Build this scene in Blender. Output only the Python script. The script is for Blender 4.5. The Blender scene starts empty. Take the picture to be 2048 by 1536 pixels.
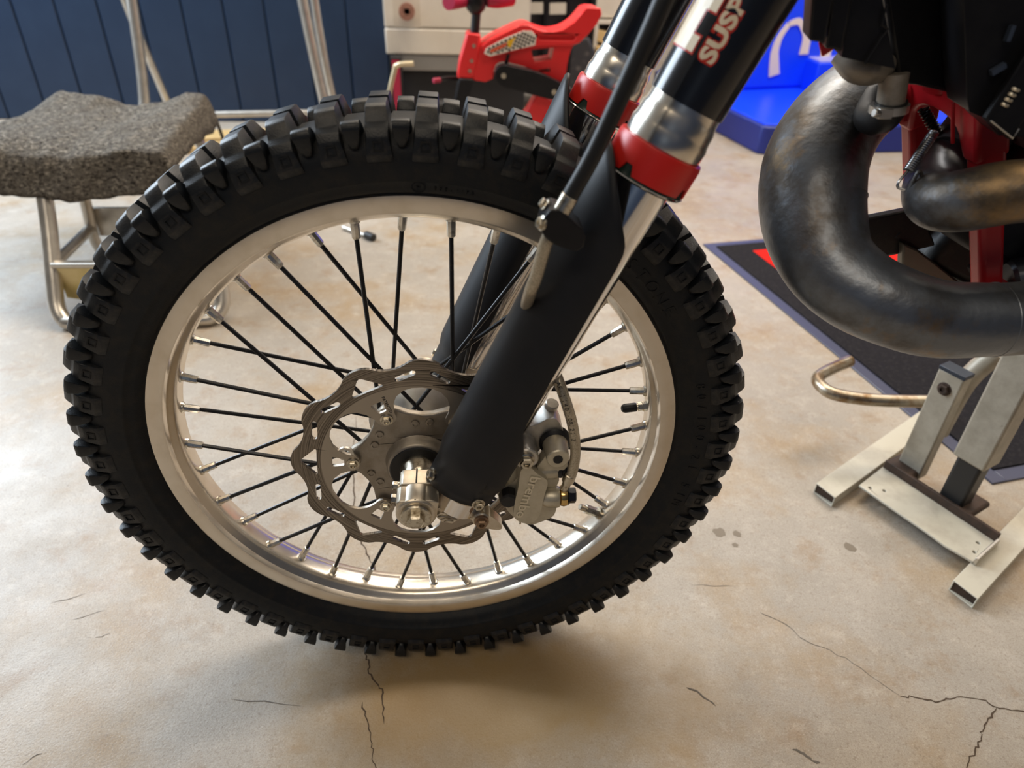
import bpy, bmesh, math, random
from math import sin, cos, pi, radians as rad
from mathutils import Vector as Vec, Matrix
from mathutils.geometry import tessellate_polygon
random.seed(7)
SC = bpy.context.scene
COL = SC.collection
# ------------------------------------------------------------------ camera
cam_d = bpy.data.cameras.new('camera'); cam = bpy.data.objects.new('camera', cam_d); COL.objects.link(cam)
yaw, pit, rol = 0.09018, 0.59608, 0.03384
fw = Vec((sin(yaw)*cos(pit), cos(yaw)*cos(pit), -sin(pit))); r0 = Vec((cos(yaw), -sin(yaw), 0)); u0 = r0.cross(fw)
rt = r0*cos(rol)+u0*sin(rol); up = -r0*sin(rol)+u0*cos(rol)
cam.matrix_world = Matrix(((rt.x, up.x, -fw.x, 0.0436), (rt.y, up.y, -fw.y, -0.6153), (rt.z, up.z, -fw.z, 0.8320), (0, 0, 0, 1)))
cam_d.sensor_width = 36; cam_d.lens = 36*1400/2048; cam_d.clip_start = 0.01
cam_d.dof.use_dof = True; cam_d.dof.focus_distance = 0.74; cam_d.dof.aperture_fstop = 5.0
SC.camera = cam
# ------------------------------------------------------------------ world, lights, exposure
W = bpy.data.worlds.new('world'); SC.world = W; W.use_nodes = True
bg = W.node_tree.nodes['Background']; bg.inputs[0].default_value = (1.0, 0.90, 0.78, 1); bg.inputs[1].default_value = 0.15
def area(name, loc, target, sx, sy, power, col):
    l = bpy.data.lights.new(name, 'AREA'); l.shape = 'RECTANGLE'; l.size = sx; l.size_y = sy; l.energy = power; l.color = col
    o = bpy.data.objects.new(name, l); COL.objects.link(o); o.location = loc
    o.rotation_euler = (Vec(target)-Vec(loc)).to_track_quat('-Z', 'Y').to_euler(); return o
area('door_daylight', (-2.5, 2.05, 1.8), (-0.2, 0.5, 0.2), 1.8, 2.0, 150, (0.76, 0.88, 1.0))
area('ceiling_tube_lamp', (0.3, 1.7, 2.9), (0.3, 1.7, 0), 2.4, 0.5, 52, (1.0, 0.85, 0.66))
area('ceiling_tube_lamp', (1.9, 0.2, 2.9), (1.5, 0.2, 0), 0.5, 2.4, 26, (1.0, 0.83, 0.62))
area('ceiling_tube_lamp', (-0.6, -1.6, 2.9), (-0.3, -0.9, 0), 2.4, 0.5, 22, (1.0, 0.86, 0.68))
area('ceiling_tube_lamp', (1.8, 2.1, 2.9), (1.8, 2.3, 0), 2.4, 0.5, 62, (1.0, 0.90, 0.80))
area('ceiling_tube_lamp', (1.2, 4.6, 2.9), (1.2, 4.6, 0), 2.4, 0.5, 45, (1.0, 0.92, 0.84))
SC.view_settings.view_transform = 'Standard'; SC.view_settings.look = 'None'; SC.view_settings.gamma = 1.0
SC.view_settings.use_curve_mapping = False; SC.view_settings.exposure = 0.14

# ------------------------------------------------------------------ materials
MATS = {}
def mat(name, col, metal=0.0, rough=0.5, col2=None, nscale=20, namt=(0.4, 0.6), bump=0, bscale=200, bdist=0.001, stretch=(1, 1, 1), coat=0, spec=0.5,
        col3=None, n3=60, a3=(0.62, 0.7), r2=None, detail=6, emis=None):
    if name in MATS: return MATS[name]
    m = bpy.data.materials.new(name); m.use_nodes = True; nt = m.node_tree; N = nt.nodes; Lk = nt.links.new
    b = N['Principled BSDF']; b.inputs['Metallic'].default_value = metal; b.inputs['Roughness'].default_value = rough
    b.inputs['Base Color'].default_value = (*col, 1); b.inputs['Coat Weight'].default_value = coat; b.inputs['Specular IOR Level'].default_value = spec
    tc = N.new('ShaderNodeTexCoord'); mp = N.new('ShaderNodeMapping'); mp.inputs['Scale'].default_value = stretch; Lk(tc.outputs['Object'], mp.inputs[0])
    def noise(s, a, det=detail):
        n = N.new('ShaderNodeTexNoise'); n.inputs['Scale'].default_value = s; n.inputs['Detail'].default_value = det; n.inputs['Roughness'].default_value = 0.65
        Lk(mp.outputs[0], n.inputs['Vector'])
        r = N.new('ShaderNodeMapRange'); r.inputs['From Min'].default_value = a[0]; r.inputs['From Max'].default_value = a[1]; Lk(n.outputs['Fac'], r.inputs['Value']); return r.outputs[0]
    src = None
    if col2:
        f = noise(nscale, namt); mx = N.new('ShaderNodeMix'); mx.data_type = 'RGBA'; mx.inputs['A'].default_value = (*col, 1); mx.inputs['B'].default_value = (*col2, 1)
        Lk(f, mx.inputs['Factor']); src = mx.outputs['Result']
        if r2 is not None:
            mr = N.new('ShaderNodeMapRange'); mr.inputs['To Min'].default_value = rough; mr.inputs['To Max'].default_value = r2; Lk(f, mr.inputs['Value']); Lk(mr.outputs[0], b.inputs['Roughness'])
    if col3:
        f = noise(n3, a3); mx = N.new('ShaderNodeMix'); mx.data_type = 'RGBA'; mx.inputs['B'].default_value = (*col3, 1)
        if src: Lk(src, mx.inputs['A'])
        else: mx.inputs['A'].default_value = (*col, 1)
        Lk(f, mx.inputs['Factor']); src = mx.outputs['Result']
    if src: Lk(src, b.inputs['Base Color'])
    if bump:
        n = N.new('ShaderNodeTexNoise'); n.inputs['Scale'].default_value = bscale; n.inputs['Detail'].default_value = 4; Lk(mp.outputs[0], n.inputs['Vector'])
        bp = N.new('ShaderNodeBump'); bp.inputs['Strength'].default_value = bump; bp.inputs['Distance'].default_value = bdist; Lk(n.outputs['Fac'], bp.inputs['Height']); Lk(bp.outputs[0], b.inputs['Normal'])
    MATS[name] = m; return m
M_rub = mat('tyre_rubber', (0.007, 0.009, 0.012), 0, 0.52, spec=0.28, col2=(0.016, 0.015, 0.014), nscale=60, namt=(0.45, 0.65), bump=0.35, bscale=900, bdist=0.0006)  # slight blue tint of haze put into the rubber black
M_knob = mat('tread_rubber', (0.008, 0.010, 0.013), 0, 0.42, (0.045, 0.039, 0.033), 55, (0.52, 0.74), 0.4, 800, 0.0006, spec=0.4)
M_rim = mat('rim_aluminium', (0.80, 0.73, 0.63), 0.92, 0.27, (0.68, 0.60, 0.49), 40, (0.45, 0.75), 0.05, 600, 0.0003, col3=(0.12, 0.10, 0.08), n3=420, a3=(0.72, 0.76))
M_nip = mat('nipple_silver', (0.82, 0.78, 0.70), 1, 0.28, (0.5, 0.45, 0.36), 200, (0.5, 0.7))
M_spoke = mat('black_spoke', (0.022, 0.022, 0.024), 0.5, 0.32, (0.10, 0.085, 0.06), 300, (0.58, 0.75))
M_chrome = mat('stanchion_chrome', (0.86, 0.83, 0.80), 1, 0.10)
M_alu = mat('raw_aluminium', (0.83, 0.78, 0.70), 1, 0.24, (0.72, 0.65, 0.55), 25, (0.4, 0.7), 0.06, 300, 0.0003)
M_cast = mat('cast_aluminium', (0.66, 0.63, 0.58), 0.85, 0.40, (0.50, 0.46, 0.40), 60, (0.4, 0.7), 0.12, 700, 0.0004)
M_lug = mat('satin_lug_aluminium', (0.72, 0.65, 0.54), 0.9, 0.38, (0.58, 0.50, 0.39), 60, (0.4, 0.7), 0.10, 600, 0.0004)
M_hub = mat('hub_casting', (0.36, 0.32, 0.27), 0.8, 0.45, (0.26, 0.22, 0.17), 50, (0.4, 0.7), 0.15, 500, 0.0005)
M_bell = mat('hub_bell_silver', (0.74, 0.71, 0.66), 1, 0.33, (0.6, 0.55, 0.46), 30, (0.4, 0.7))
M_cal = mat('caliper_champagne', (0.60, 0.55, 0.44), 0.65, 0.42, (0.52, 0.47, 0.36), 90, (0.4, 0.7), 0.25, 1400, 0.0003)
M_brass = mat('brass_banjo', (0.72, 0.50, 0.20), 1, 0.22)
M_bolt = mat('zinc_bolt', (0.62, 0.57, 0.47), 1, 0.30, (0.25, 0.19, 0.12), 250, (0.5, 0.7))
M_guard = mat('matt_black_guard', (0.008, 0.009, 0.012), 0, 0.46, (0.012, 0.012, 0.015), 30, (0.4, 0.7), 0.30, 1500, 0.0003, spec=0.35)
M_tube = mat('satin_black_tube', (0.007, 0.008, 0.011), 0, 0.22, (0.011, 0.011, 0.013), 80, (0.4, 0.7), 0.03, 300, 0.0003, coat=0.3)
M_red = mat('red_seal_plastic', (0.62, 0.018, 0.012), 0, 0.35)
M_redf = mat('red_frame_paint', (0.62, 0.016, 0.024), 0, 0.34, (0.56, 0.014, 0.022), 40, (0.4, 0.7))
M_blk = mat('black_plastic', (0.006, 0.006, 0.008), 0, 0.36, (0.010, 0.010, 0.012), 60, (0.4, 0.7), 0.1, 700, 0.0003, spec=0.32)
M_rubb = mat('black_rubber', (0.008, 0.008, 0.009), 0, 0.48)
M_grn = mat('dark_green_seal', (0.006, 0.022, 0.014), 0, 0.25)
M_hose = mat('clear_braided_hose', (0.52, 0.45, 0.34), 0.4, 0.30, (0.34, 0.29, 0.21), 900, (0.45, 0.6))
M_wht = mat('white_print', (0.86, 0.74, 0.56), 0, 0.35)
M_redp = mat('red_print', (0.55, 0.03, 0.015), 0, 0.35)
M_dk = mat('dark_engine', (0.010, 0.010, 0.012), 0.2, 0.5, (0.03, 0.027, 0.024), 40, (0.5, 0.7), 0.2, 200, 0.001)
M_dirty = mat('dirty_aluminium_tank', (0.34, 0.30, 0.25), 0.55, 0.45, (0.22, 0.19, 0.15), 50, (0.4, 0.7), 0.1, 300, 0.0005)
M_stw = mat('chipped_white_paint', (0.56, 0.53, 0.44), 0.0, 0.45, (0.44, 0.40, 0.33), 18, (0.45, 0.7), 0.12, 200, 0.0005, col3=(0.06, 0.03, 0.018), n3=50, a3=(0.70, 0.715))
M_stg = mat('grey_painted_steel', (0.42, 0.38, 0.31), 0.2, 0.45, (0.30, 0.27, 0.21), 25, (0.4, 0.7), 0.1, 250, 0.0005, col3=(0.05, 0.025, 0.015), n3=40, a3=(0.71, 0.73))
M_rust = mat('rusty_steel', (0.07, 0.042, 0.03), 0.3, 0.6, (0.035, 0.025, 0.02), 60, (0.4, 0.7), 0.5, 150, 0.001)
M_lev = mat('worn_lever_tube', (0.42, 0.37, 0.29), 0.75, 0.32, (0.24, 0.15, 0.075), 35, (0.45, 0.65))
M_alst = mat('satin_aluminium_tube', (0.62, 0.59, 0.54), 0.9, 0.34, (0.5, 0.47, 0.42), 30, (0.4, 0.7))
M_gold = mat('yellowed_aluminium', (0.62, 0.50, 0.26), 0.75, 0.3, (0.50, 0.40, 0.15), 20, (0.4, 0.7))
M_felt = mat('grey_felt', (0.14, 0.125, 0.108), 0, 0.95, (0.40, 0.36, 0.30), 95, (0.50, 0.68), 1.0, 260, 0.006, stretch=(1, 1.6, 1.6), col3=(0.035, 0.030, 0.026), n3=120, a3=(0.50, 0.62), spec=0.1)
M_wall = mat('navy_wall_panel', (0.010, 0.026, 0.062), 0, 0.40, (0.013, 0.031, 0.070), 8, (0.4, 0.7))
M_blue = mat('bright_blue_plastic', (0.004, 0.060, 0.95), 0, 0.35)
M_blue_shade = mat('shaded_blue_plastic', (0.010, 0.022, 0.20), 0, 0.4)  # darker copy of the blue; shade on the plinth sides put into colour
M_cream = mat('cream_panel', (0.62, 0.57, 0.49), 0, 0.45, (0.55, 0.50, 0.43), 6, (0.4, 0.7))
M_grey = mat('grey_panel', (0.20, 0.19, 0.175), 0, 0.5)
M_tred = mat('toy_red_plastic', (0.78, 0.022, 0.025), 0, 0.38)
M_mag = mat('crimson_grip', (0.36, 0.012, 0.05), 0, 0.45)
M_wood = mat('pale_wood', (0.62, 0.44, 0.20), 0, 0.55, (0.50, 0.34, 0.15), 12, (0.4, 0.7), stretch=(1, 12, 12))
M_yel = mat('yellow_print', (0.85, 0.50, 0.02), 0, 0.4)
M_copper = mat('copper_roll', (0.50, 0.26, 0.20), 0.2, 0.5, (0.34, 0.17, 0.13), 120, (0.4, 0.6))
M_black = mat('flat_black', (0.006, 0.006, 0.008), 0, 0.6)
M_mat = mat('mat_pile', (0.014, 0.013, 0.016), 0, 0.9, (0.03, 0.028, 0.03), 120, (0.5, 0.7), 0.6, 600, 0.002, spec=0.15)
M_matb = mat('mat_rubber_border', (0.06, 0.065, 0.11), 0, 0.35)  # rubber edging, with its blue reflection put into the colour
M_matr = mat('mat_red_pile', (0.66, 0.018, 0.012), 0, 0.9, (0.50, 0.013, 0.01), 200, (0.4, 0.7), spec=0.1)
M_matw = mat('mat_white_pile', (0.72, 0.64, 0.54), 0, 0.9, spec=0.1)
M_crack = mat('crack_dirt', (0.075, 0.050, 0.032), 0, 0.9)
M_scuff = mat('scuff_mark', (0.13, 0.115, 0.10), 0, 0.8)
# brushed disc: concentric streaks, darker outer band where the pads run
def disc_mat():
    m = bpy.data.materials.new('brushed_disc_steel'); m.use_nodes = True; nt = m.node_tree; N = nt.nodes; L = nt.links.new; b = N['Principled BSDF']
    b.inputs['Metallic'].default_value = 0.9
    tc = N.new('ShaderNodeTexCoord'); sx = N.new('ShaderNodeSeparateXYZ'); L(tc.outputs['Object'], sx.inputs[0])
    cx = N.new('ShaderNodeCombineXYZ'); L(sx.outputs['X'], cx.inputs[0]); L(sx.outputs['Z'], cx.inputs[1])
    ln = N.new('ShaderNodeVectorMath'); ln.operation = 'LENGTH'; L(cx.outputs[0], ln.inputs[0])
    at = N.new('ShaderNodeMath'); at.operation = 'ARCTAN2'; L(sx.outputs['Z'], at.inputs[0]); L(sx.outputs['X'], at.inputs[1])
    c2 = N.new('ShaderNodeCombineXYZ'); L(at.outputs[0], c2.inputs[0]); ml = N.new('ShaderNodeMath'); ml.operation = 'MULTIPLY'; ml.inputs[1].default_value = 900; L(ln.outputs['Value'], ml.inputs[0]); L(ml.outputs[0], c2.inputs[1])
    n = N.new('ShaderNodeTexNoise'); n.inputs['Scale'].default_value = 1.0; n.inputs['Detail'].default_value = 4; L(c2.outputs[0], n.inputs['Vector'])
    mr = N.new('ShaderNodeMapRange'); mr.inputs['From Min'].default_value = 0.3; mr.inputs['From Max'].default_value = 0.7; L(n.outputs['Fac'], mr.inputs['Value'])
    band = N.new('ShaderNodeMapRange'); band.inputs['From Min'].default_value = 0.0995; band.inputs['From Max'].default_value = 0.1005; L(ln.outputs['Value'], band.inputs['Value'])
    a = N.new('ShaderNodeMix'); a.data_type = 'RGBA'; a.inputs['A'].default_value = (0.055, 0.046, 0.038, 1); a.inputs['B'].default_value = (0.36, 0.31, 0.255, 1); L(mr.outputs[0], a.inputs['Factor'])
    c = N.new('ShaderNodeMix'); c.data_type = 'RGBA'; c.inputs['A'].default_value = (0.42, 0.37, 0.31, 1); L(a.outputs['Result'], c.inputs['B']); L(band.outputs[0], c.inputs['Factor']); L(c.outputs['Result'], b.inputs['Base Color'])
    r = N.new('ShaderNodeMapRange'); r.inputs['To Min'].default_value = 0.42; r.inputs['To Max'].default_value = 0.30; L(band.outputs[0], r.inputs['Value']); L(r.outputs[0], b.inputs['Roughness'])
    return m
M_disc = disc_mat()
# burnt raw-steel exhaust: bluish grey with brown heat and oil stains
def pipe_mat():
    m = mat('burnt_pipe_steel', (0.20, 0.22, 0.25), 0.85, 0.40, (0.085, 0.070, 0.056), 8, (0.44, 0.60), 0.45, 45, 0.003, col3=(0.27, 0.18, 0.09), n3=11, a3=(0.56, 0.70), r2=0.48); return m
M_pipe = pipe_mat()
def floor_mat():
    m = bpy.data.materials.new('sealed_concrete'); m.use_nodes = True; nt = m.node_tree; N = nt.nodes; L = nt.links.new; b = N['Principled BSDF']
    tc = N.new('ShaderNodeTexCoord')
    def noise(s, lo, hi, det=8, ro=0.65, off=0):
        mp = N.new('ShaderNodeMapping'); mp.inputs['Location'].default_value = (off, off*2, 0); L(tc.outputs['Object'], mp.inputs[0])
        n = N.new('ShaderNodeTexNoise'); n.inputs['Scale'].default_value = s; n.inputs['Detail'].default_value = det; n.inputs['Roughness'].default_value = ro; L(mp.outputs[0], n.inputs['Vector'])
        r = N.new('ShaderNodeMapRange'); r.inputs['From Min'].default_value = lo; r.inputs['From Max'].default_value = hi; L(n.outputs['Fac'], r.inputs['Value']); return r.outputs[0]
    def mix(f, a, bc, cap=1.0):
        x = N.new('ShaderNodeMix'); x.data_type = 'RGBA'
        if cap != 1.0:
            k = N.new('ShaderNodeMath'); k.operation = 'MULTIPLY'; k.inputs[1].default_value = cap; L(f, k.inputs[0]); f = k.outputs[0]
        L(f, x.inputs['Factor'])
        if isinstance(a, tuple): x.inputs['A'].default_value = (*a, 1)
        else: L(a, x.inputs['A'])
        x.inputs['B'].default_value = (*bc, 1); return x.outputs['Result']
    c = mix(noise(3.0, 0.35, 0.65), (0.40, 0.355, 0.300), (0.325, 0.292, 0.252))
    c = mix(noise(4.5, 0.48, 0.68, off=3), c, (0.34, 0.225, 0.105), 0.75)
    c = mix(noise(14, 0.54, 0.70, off=7), c, (0.27, 0.17, 0.085), 0.65)
    c = mix(noise(22, 0.52, 0.72, off=15), c, (0.50, 0.455, 0.40), 0.55)
    c = mix(noise(45, 0.55, 0.75, off=5), c, (0.55, 0.49, 0.42), 0.5)
    c = mix(noise(170, 0.54, 0.68, off=2), c, (0.22, 0.17, 0.125), 0.6)
    c = mix(noise(520, 0.50, 0.66, off=6), c, (0.19, 0.15, 0.11), 0.6)
    c = mix(noise(480, 0.54, 0.68, off=8), c, (0.60, 0.54, 0.46), 0.5)
    c = mix(noise(60, 0.70, 0.74, off=9), c, (0.13, 0.095, 0.065), 0.7)
    # yellow-brown blotch in front of the wheel, with a ragged edge
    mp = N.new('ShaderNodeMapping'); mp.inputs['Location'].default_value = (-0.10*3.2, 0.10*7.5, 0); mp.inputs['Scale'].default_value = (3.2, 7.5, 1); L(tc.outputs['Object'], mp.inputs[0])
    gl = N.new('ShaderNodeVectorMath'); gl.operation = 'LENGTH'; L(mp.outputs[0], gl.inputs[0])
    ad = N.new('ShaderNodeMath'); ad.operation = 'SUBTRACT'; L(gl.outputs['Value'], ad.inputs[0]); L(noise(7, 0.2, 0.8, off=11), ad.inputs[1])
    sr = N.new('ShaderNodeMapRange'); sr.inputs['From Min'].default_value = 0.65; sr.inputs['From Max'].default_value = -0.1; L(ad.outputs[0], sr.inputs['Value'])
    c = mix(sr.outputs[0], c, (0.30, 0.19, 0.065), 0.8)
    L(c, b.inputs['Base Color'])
    r = N.new('ShaderNodeMapRange'); r.inputs['To Min'].default_value = 0.34; r.inputs['To Max'].default_value = 0.55; L(noise(9, 0.3, 0.7, off=4), r.inputs['Value']); L(r.outputs[0], b.inputs['Roughness'])
    n = N.new('ShaderNodeTexNoise'); n.inputs['Scale'].default_value = 320; n.inputs['Detail'].default_value = 6; L(tc.outputs['Object'], n.inputs['Vector'])
    bp = N.new('ShaderNodeBump'); bp.inputs['Strength'].default_value = 0.30; bp.inputs['Distance'].default_value = 0.001; L(n.outputs['Fac'], bp.inputs['Height']); L(bp.outputs[0], b.inputs['Normal'])
    return m
M_floor = floor_mat()

# ------------------------------------------------------------------ geometry helpers
def perp(a):
    a = a.normalized(); r = Vec((0, 0, 1)) if abs(a.z) < 0.9 else Vec((1, 0, 0)); u = a.cross(r).normalized(); return u, a.cross(u).normalized()
def smooth_path(P, n):
    if n <= 1: return [Vec(p) for p in P]
    P = [Vec(p) for p in P]; out = []
    for i in range(len(P)-1):
        p0 = P[i-1] if i else P[0]*2-P[1]; p1 = P[i]; p2 = P[i+1]; p3 = P[i+2] if i+2 < len(P) else P[-1]*2-P[-2]
        for k in range(n):
            t = k/n; out.append(0.5*((2*p1)+(p2-p0)*t+(2*p0-5*p1+4*p2-p3)*t*t+(3*p1-p0-3*p2+p3)*t**3))
    out.append(P[-1]); return out
def smooth_vals(R, n):
    return [v.x for v in smooth_path([(r, 0, 0) for r in R], n)]
class G:
    def __init__(s): s.v = []; s.f = []
    def add(s, v, f):
        k = len(s.v); s.v += [Vec(x) for x in v]; s.f += [tuple(i+k for i in q) for q in f]; return s
    def box(s, c, d, rot=None):
        c = Vec(c); hx, hy, hz = d[0]/2, d[1]/2, d[2]/2
        v = [Vec((x, y, z)) for x in (-hx, hx) for y in (-hy, hy) for z in (-hz, hz)]
        if rot is not None: v = [rot @ p for p in v]
        return s.add([p+c for p in v], [(0, 1, 3, 2), (4, 6, 7, 5), (0, 4, 5, 1), (2, 3, 7, 6), (0, 2, 6, 4), (1, 5, 7, 3)])
    def hexa(s, p):   # eight corners: four of one end then four of the other
        return s.add(p, [(0, 3, 2, 1), (4, 5, 6, 7), (0, 1, 5, 4), (1, 2, 6, 5), (2, 3, 7, 6), (3, 0, 4, 7)])
    def lathe(s, axis0, axis, prof, seg=24, a0=0.0, a1=2*pi, caps=True, u=None):   # prof: (distance along axis, radius)
        a = Vec(axis).normalized(); o = Vec(axis0)
        if u is None: u, w = perp(a)
        else: u = Vec(u).normalized(); w = a.cross(u)
        full = abs(a1-a0-2*pi) < 1e-6; n = seg if full else seg+1; v = []
        for t, r in prof:
            for k in range(n):
                th = a0+(a1-a0)*k/seg; v.append(o+a*t+(u*cos(th)+w*sin(th))*r)
        f = []
        for i in range(len(prof)-1):
            for k in range(seg):
                b = (k+1) % n if full else k+1; f.append((i*n+k, i*n+b, (i+1)*n+b, (i+1)*n+k))
        if caps and full:
            if prof[0][1] > 1e-6: f.append(tuple(range(n-1, -1, -1)))
            if prof[-1][1] > 1e-6: f.append(tuple((len(prof)-1)*n+k for k in range(n)))
        return s.add(v, f)
    def cyl(s, p0, p1, r, seg=16, r1=None, bev=0):
        p0 = Vec(p0); d = Vec(p1)-p0; L = d.length; r1 = r if r1 is None else r1
        pr = [(0, r), (L, r1)] if not bev else [(0, r-bev), (bev, r), (L-bev, r1), (L, r1-bev)]
        return s.lathe(p0, d, pr, seg)
    def tube(s, P, R, seg=14, n=1, caps=True, closed=False, sq=None):
        rs = smooth_vals(R, n) if isinstance(R, (list, tuple)) else None
        Q = smooth_path(P, n); m = len(Q); rs = rs or [R]*m; v = []; u = None
        for i, p in enumerate(Q):
            if closed: t = (Q[(i+1) % m]-Q[i-1]).normalized()
            else: t = (Q[min(i+1, m-1)]-Q[max(i-1, 0)]).normalized()
            if u is None: u, _ = perp(t)
            u = (u-t*u.dot(t)).normalized(); w = t.cross(u)
            for k in range(seg):
                th = 2*pi*k/seg; e = rs[i]
                v.append(p+(u*cos(th)+w*sin(th))*e)
        f = []
        for i in range(m if closed else m-1):
            j = (i+1) % m
            for k in range(seg): f.append((i*seg+k, i*seg+(k+1) % seg, j*seg+(k+1) % seg, j*seg+k))
        if caps and not closed: f.append(tuple(range(seg-1, -1, -1))); f.append(tuple((m-1)*seg+k for k in range(seg)))
        return s.add(v, f)
    def plate(s, outer, y0, y1, holes=(), M=None):   # outline in x,z extruded along y
        loops = [list(outer)]+[list(h) for h in holes]; tri = tessellate_polygon([[Vec((x, z, 0)) for x, z in l] for l in loops])
        pts = [p for l in loops for p in l]; n = len(pts)
        v = [Vec((x, y0, z)) for x, z in pts]+[Vec((x, y1, z)) for x, z in pts]
        f = [tuple(t) for t in tri]+[tuple(i+n for i in reversed(t)) for t in tri]; k = 0
        for l in loops:
            m = len(l); f += [(k+i, k+(i+1) % m, n+k+(i+1) % m, n+k+i) for i in range(m)]; k += m
        if M is not None: v = [M @ p for p in v]
        return s.add(v, f)
    def hexbolt(s, p, axis, r=0.005, h=0.004, flange=1.3, torx=True):
        a = Vec(axis).normalized(); p = Vec(p)
        s.lathe(p, a, [(0, r*flange), (h*0.25, r*flange), (h*0.35, r)], 20, caps=True)
        s.lathe(p+a*h*0.3, a, [(0, r), (h*0.6, r), (h*0.75, r*0.86), (h*0.75, r*0.5), (h*0.4, r*0.42), (h*0.4, 0.0001)], 6); return s
    def build(s, name, m, parent=None, sharp=35, bevel=0, seg=2, flat=False, sub=0, loc=None):
        me = bpy.data.meshes.new(name); me.from_pydata([tuple(x) for x in s.v], [], s.f); me.update()
        bm = bmesh.new(); bm.from_mesh(me); bmesh.ops.recalc_face_normals(bm, faces=bm.faces); bm.to_mesh(me); bm.free()
        if not flat:
            me.shade_smooth(); me.set_sharp_from_angle(angle=rad(sharp))
        me.materials.append(m); o = bpy.data.objects.new(name, me); COL.objects.link(o)
        if parent: o.parent = parent
        if loc is not None: o.location = loc
        if bevel:
            b = o.modifiers.new('bevel', 'BEVEL'); b.width = bevel; b.segments = seg; b.limit_method = 'ANGLE'; b.angle_limit = rad(40); b.harden_normals = False
        if sub: q = o.modifiers.new('sub', 'SUBSURF'); q.levels = sub; q.render_levels = sub
        return o
def text_geo(body, size, ext=0.0, off=0.0, shear=0.0, space=1.0):
    c = bpy.data.curves.new('t', 'FONT'); c.body = body; c.size = size; c.extrude = ext; c.offset = off; c.shear = shear; c.space_character = space; c.resolution_u = 3
    o = bpy.data.objects.new('t', c); COL.objects.link(o); dg = bpy.context.evaluated_depsgraph_get(); me = bpy.data.meshes.new_from_object(o.evaluated_get(dg))
    v = [x.co.copy() for x in me.vertices]; f = [tuple(p.vertices) for p in me.polygons]
    bpy.data.objects.remove(o); bpy.data.curves.remove(c); bpy.data.meshes.remove(me); return v, f
def thing(name, label, cat, loc=(0, 0, 0), group=None):
    o = bpy.data.objects.new(name, None); COL.objects.link(o); o.location = loc; o.empty_display_size = 0.05; o['label'] = label; o['category'] = cat
    if group: o['group'] = group
    return o
def tag(o, label, cat, group=None):
    o['label'] = label; o['category'] = cat
    if group: o['group'] = group
    return o
def rnd(P, n=2, q=0.25):      # corner cutting: rounds a polygon outline
    for _ in range(n):
        Q = []
        for a, b in zip(P, P[1:]+P[:1]): Q += [(a[0]+(b[0]-a[0])*q, a[1]+(b[1]-a[1])*q), (a[0]+(b[0]-a[0])*(1-q), a[1]+(b[1]-a[1])*(1-q))]
        P = Q
    return P
def ring2(r, a0, a1, n): return [(r*cos(rad(a0+(a1-a0)*k/n)), r*sin(rad(a0+(a1-a0)*k/n))) for k in range(n+1)]

# ------------------------------------------------------------------ the room
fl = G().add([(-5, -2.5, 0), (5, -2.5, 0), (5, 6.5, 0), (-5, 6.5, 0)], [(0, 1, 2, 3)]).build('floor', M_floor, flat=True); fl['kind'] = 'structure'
SCR = [[(-0.5402, 0.0736), (-0.499, 0.0892)], [(-0.4968, 0.0436), (-0.458, 0.0585)], [(-0.4546, 0.0133), (-0.4372, 0.0188)], [(-0.4663, -0.1569), (-0.4499, -0.1446)], [(-0.2511, -0.087), (-0.1623, -0.1012)], [(0.3868, 0.0611), (0.4471, 0.0573)]]
SPT = [(0.463, 0.1657, 0.011), (0.4908, 0.1611, 0.007), (0.4786, 0.1378, 0.005), (0.6634, 0.1241, 0.010)]
M_spot = mat('oil_spot', (0.20, 0.165, 0.125), 0, 0.6)
def ribbon(name, P, w, m, z=0.0004):
    v = []; f = []; P = [Vec((x, y, z)) for x, y in P]; Q = []
    for i in range(len(P)-1):
        for k in range(4):
            q = P[i].lerp(P[i+1], k/4)
            if k: q += Vec((random.uniform(-1, 1), random.uniform(-1, 1), 0))*0.0022
            Q.append(q)
    Q.append(P[-1])
    for i, p in enumerate(Q):
        t = (Q[min(i+1, len(Q)-1)]-Q[max(i-1, 0)]).normalized(); s = Vec((-t.y, t.x, 0)); e = w*random.uniform(0.35, 1)*(0.25 if i in (0, len(Q)-1) else 1)
        v += [p+s*e/2, p-s*e/2]
    f = [(2*i, 2*i+1, 2*i+3, 2*i+2) for i in range(len(Q)-1)]
    return G().add(v, f).build(name, m, fl, flat=True)
ribbon('floor_crack', [(-0.0876, 0.06), (-0.0876, -0.0188), (-0.0876, -0.0326), (-0.0825, -0.0449), (-0.0829, -0.0538), (-0.0711, -0.0738), (-0.0617, -0.0835), (-0.0599, -0.1047), (-0.0561, -0.1304)], 0.0024, M_crack)
ribbon('floor_crack', [(-0.0853, -0.1), (-0.0773, -0.1235), (-0.0709, -0.149), (-0.0665, -0.1679), (-0.0611, -0.1834), (-0.0582, -0.1972), (-0.05, -0.26)], 0.0022, M_crack)
ribbon('floor_crack', [(-0.16, 0.5), (-0.151, 0.3708), (-0.1435, 0.3208), (-0.1408, 0.2889), (-0.1305, 0.2197), (-0.1144, 0.1667), (-0.1002, 0.1394), (-0.0902, 0.1211), (-0.0876, 0.06)], 0.0026, M_crack)
ribbon('floor_crack', [(0.6074, -0.1292), (0.6261, -0.1323), (0.6487, -0.1401), (0.6662, -0.1358), (0.6868, -0.1346), (0.7174, -0.1414), (0.7271, -0.1529), (0.7573, -0.1586), (0.7872, -0.1569), (0.9, -0.15)], 0.0022, M_crack)
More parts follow.
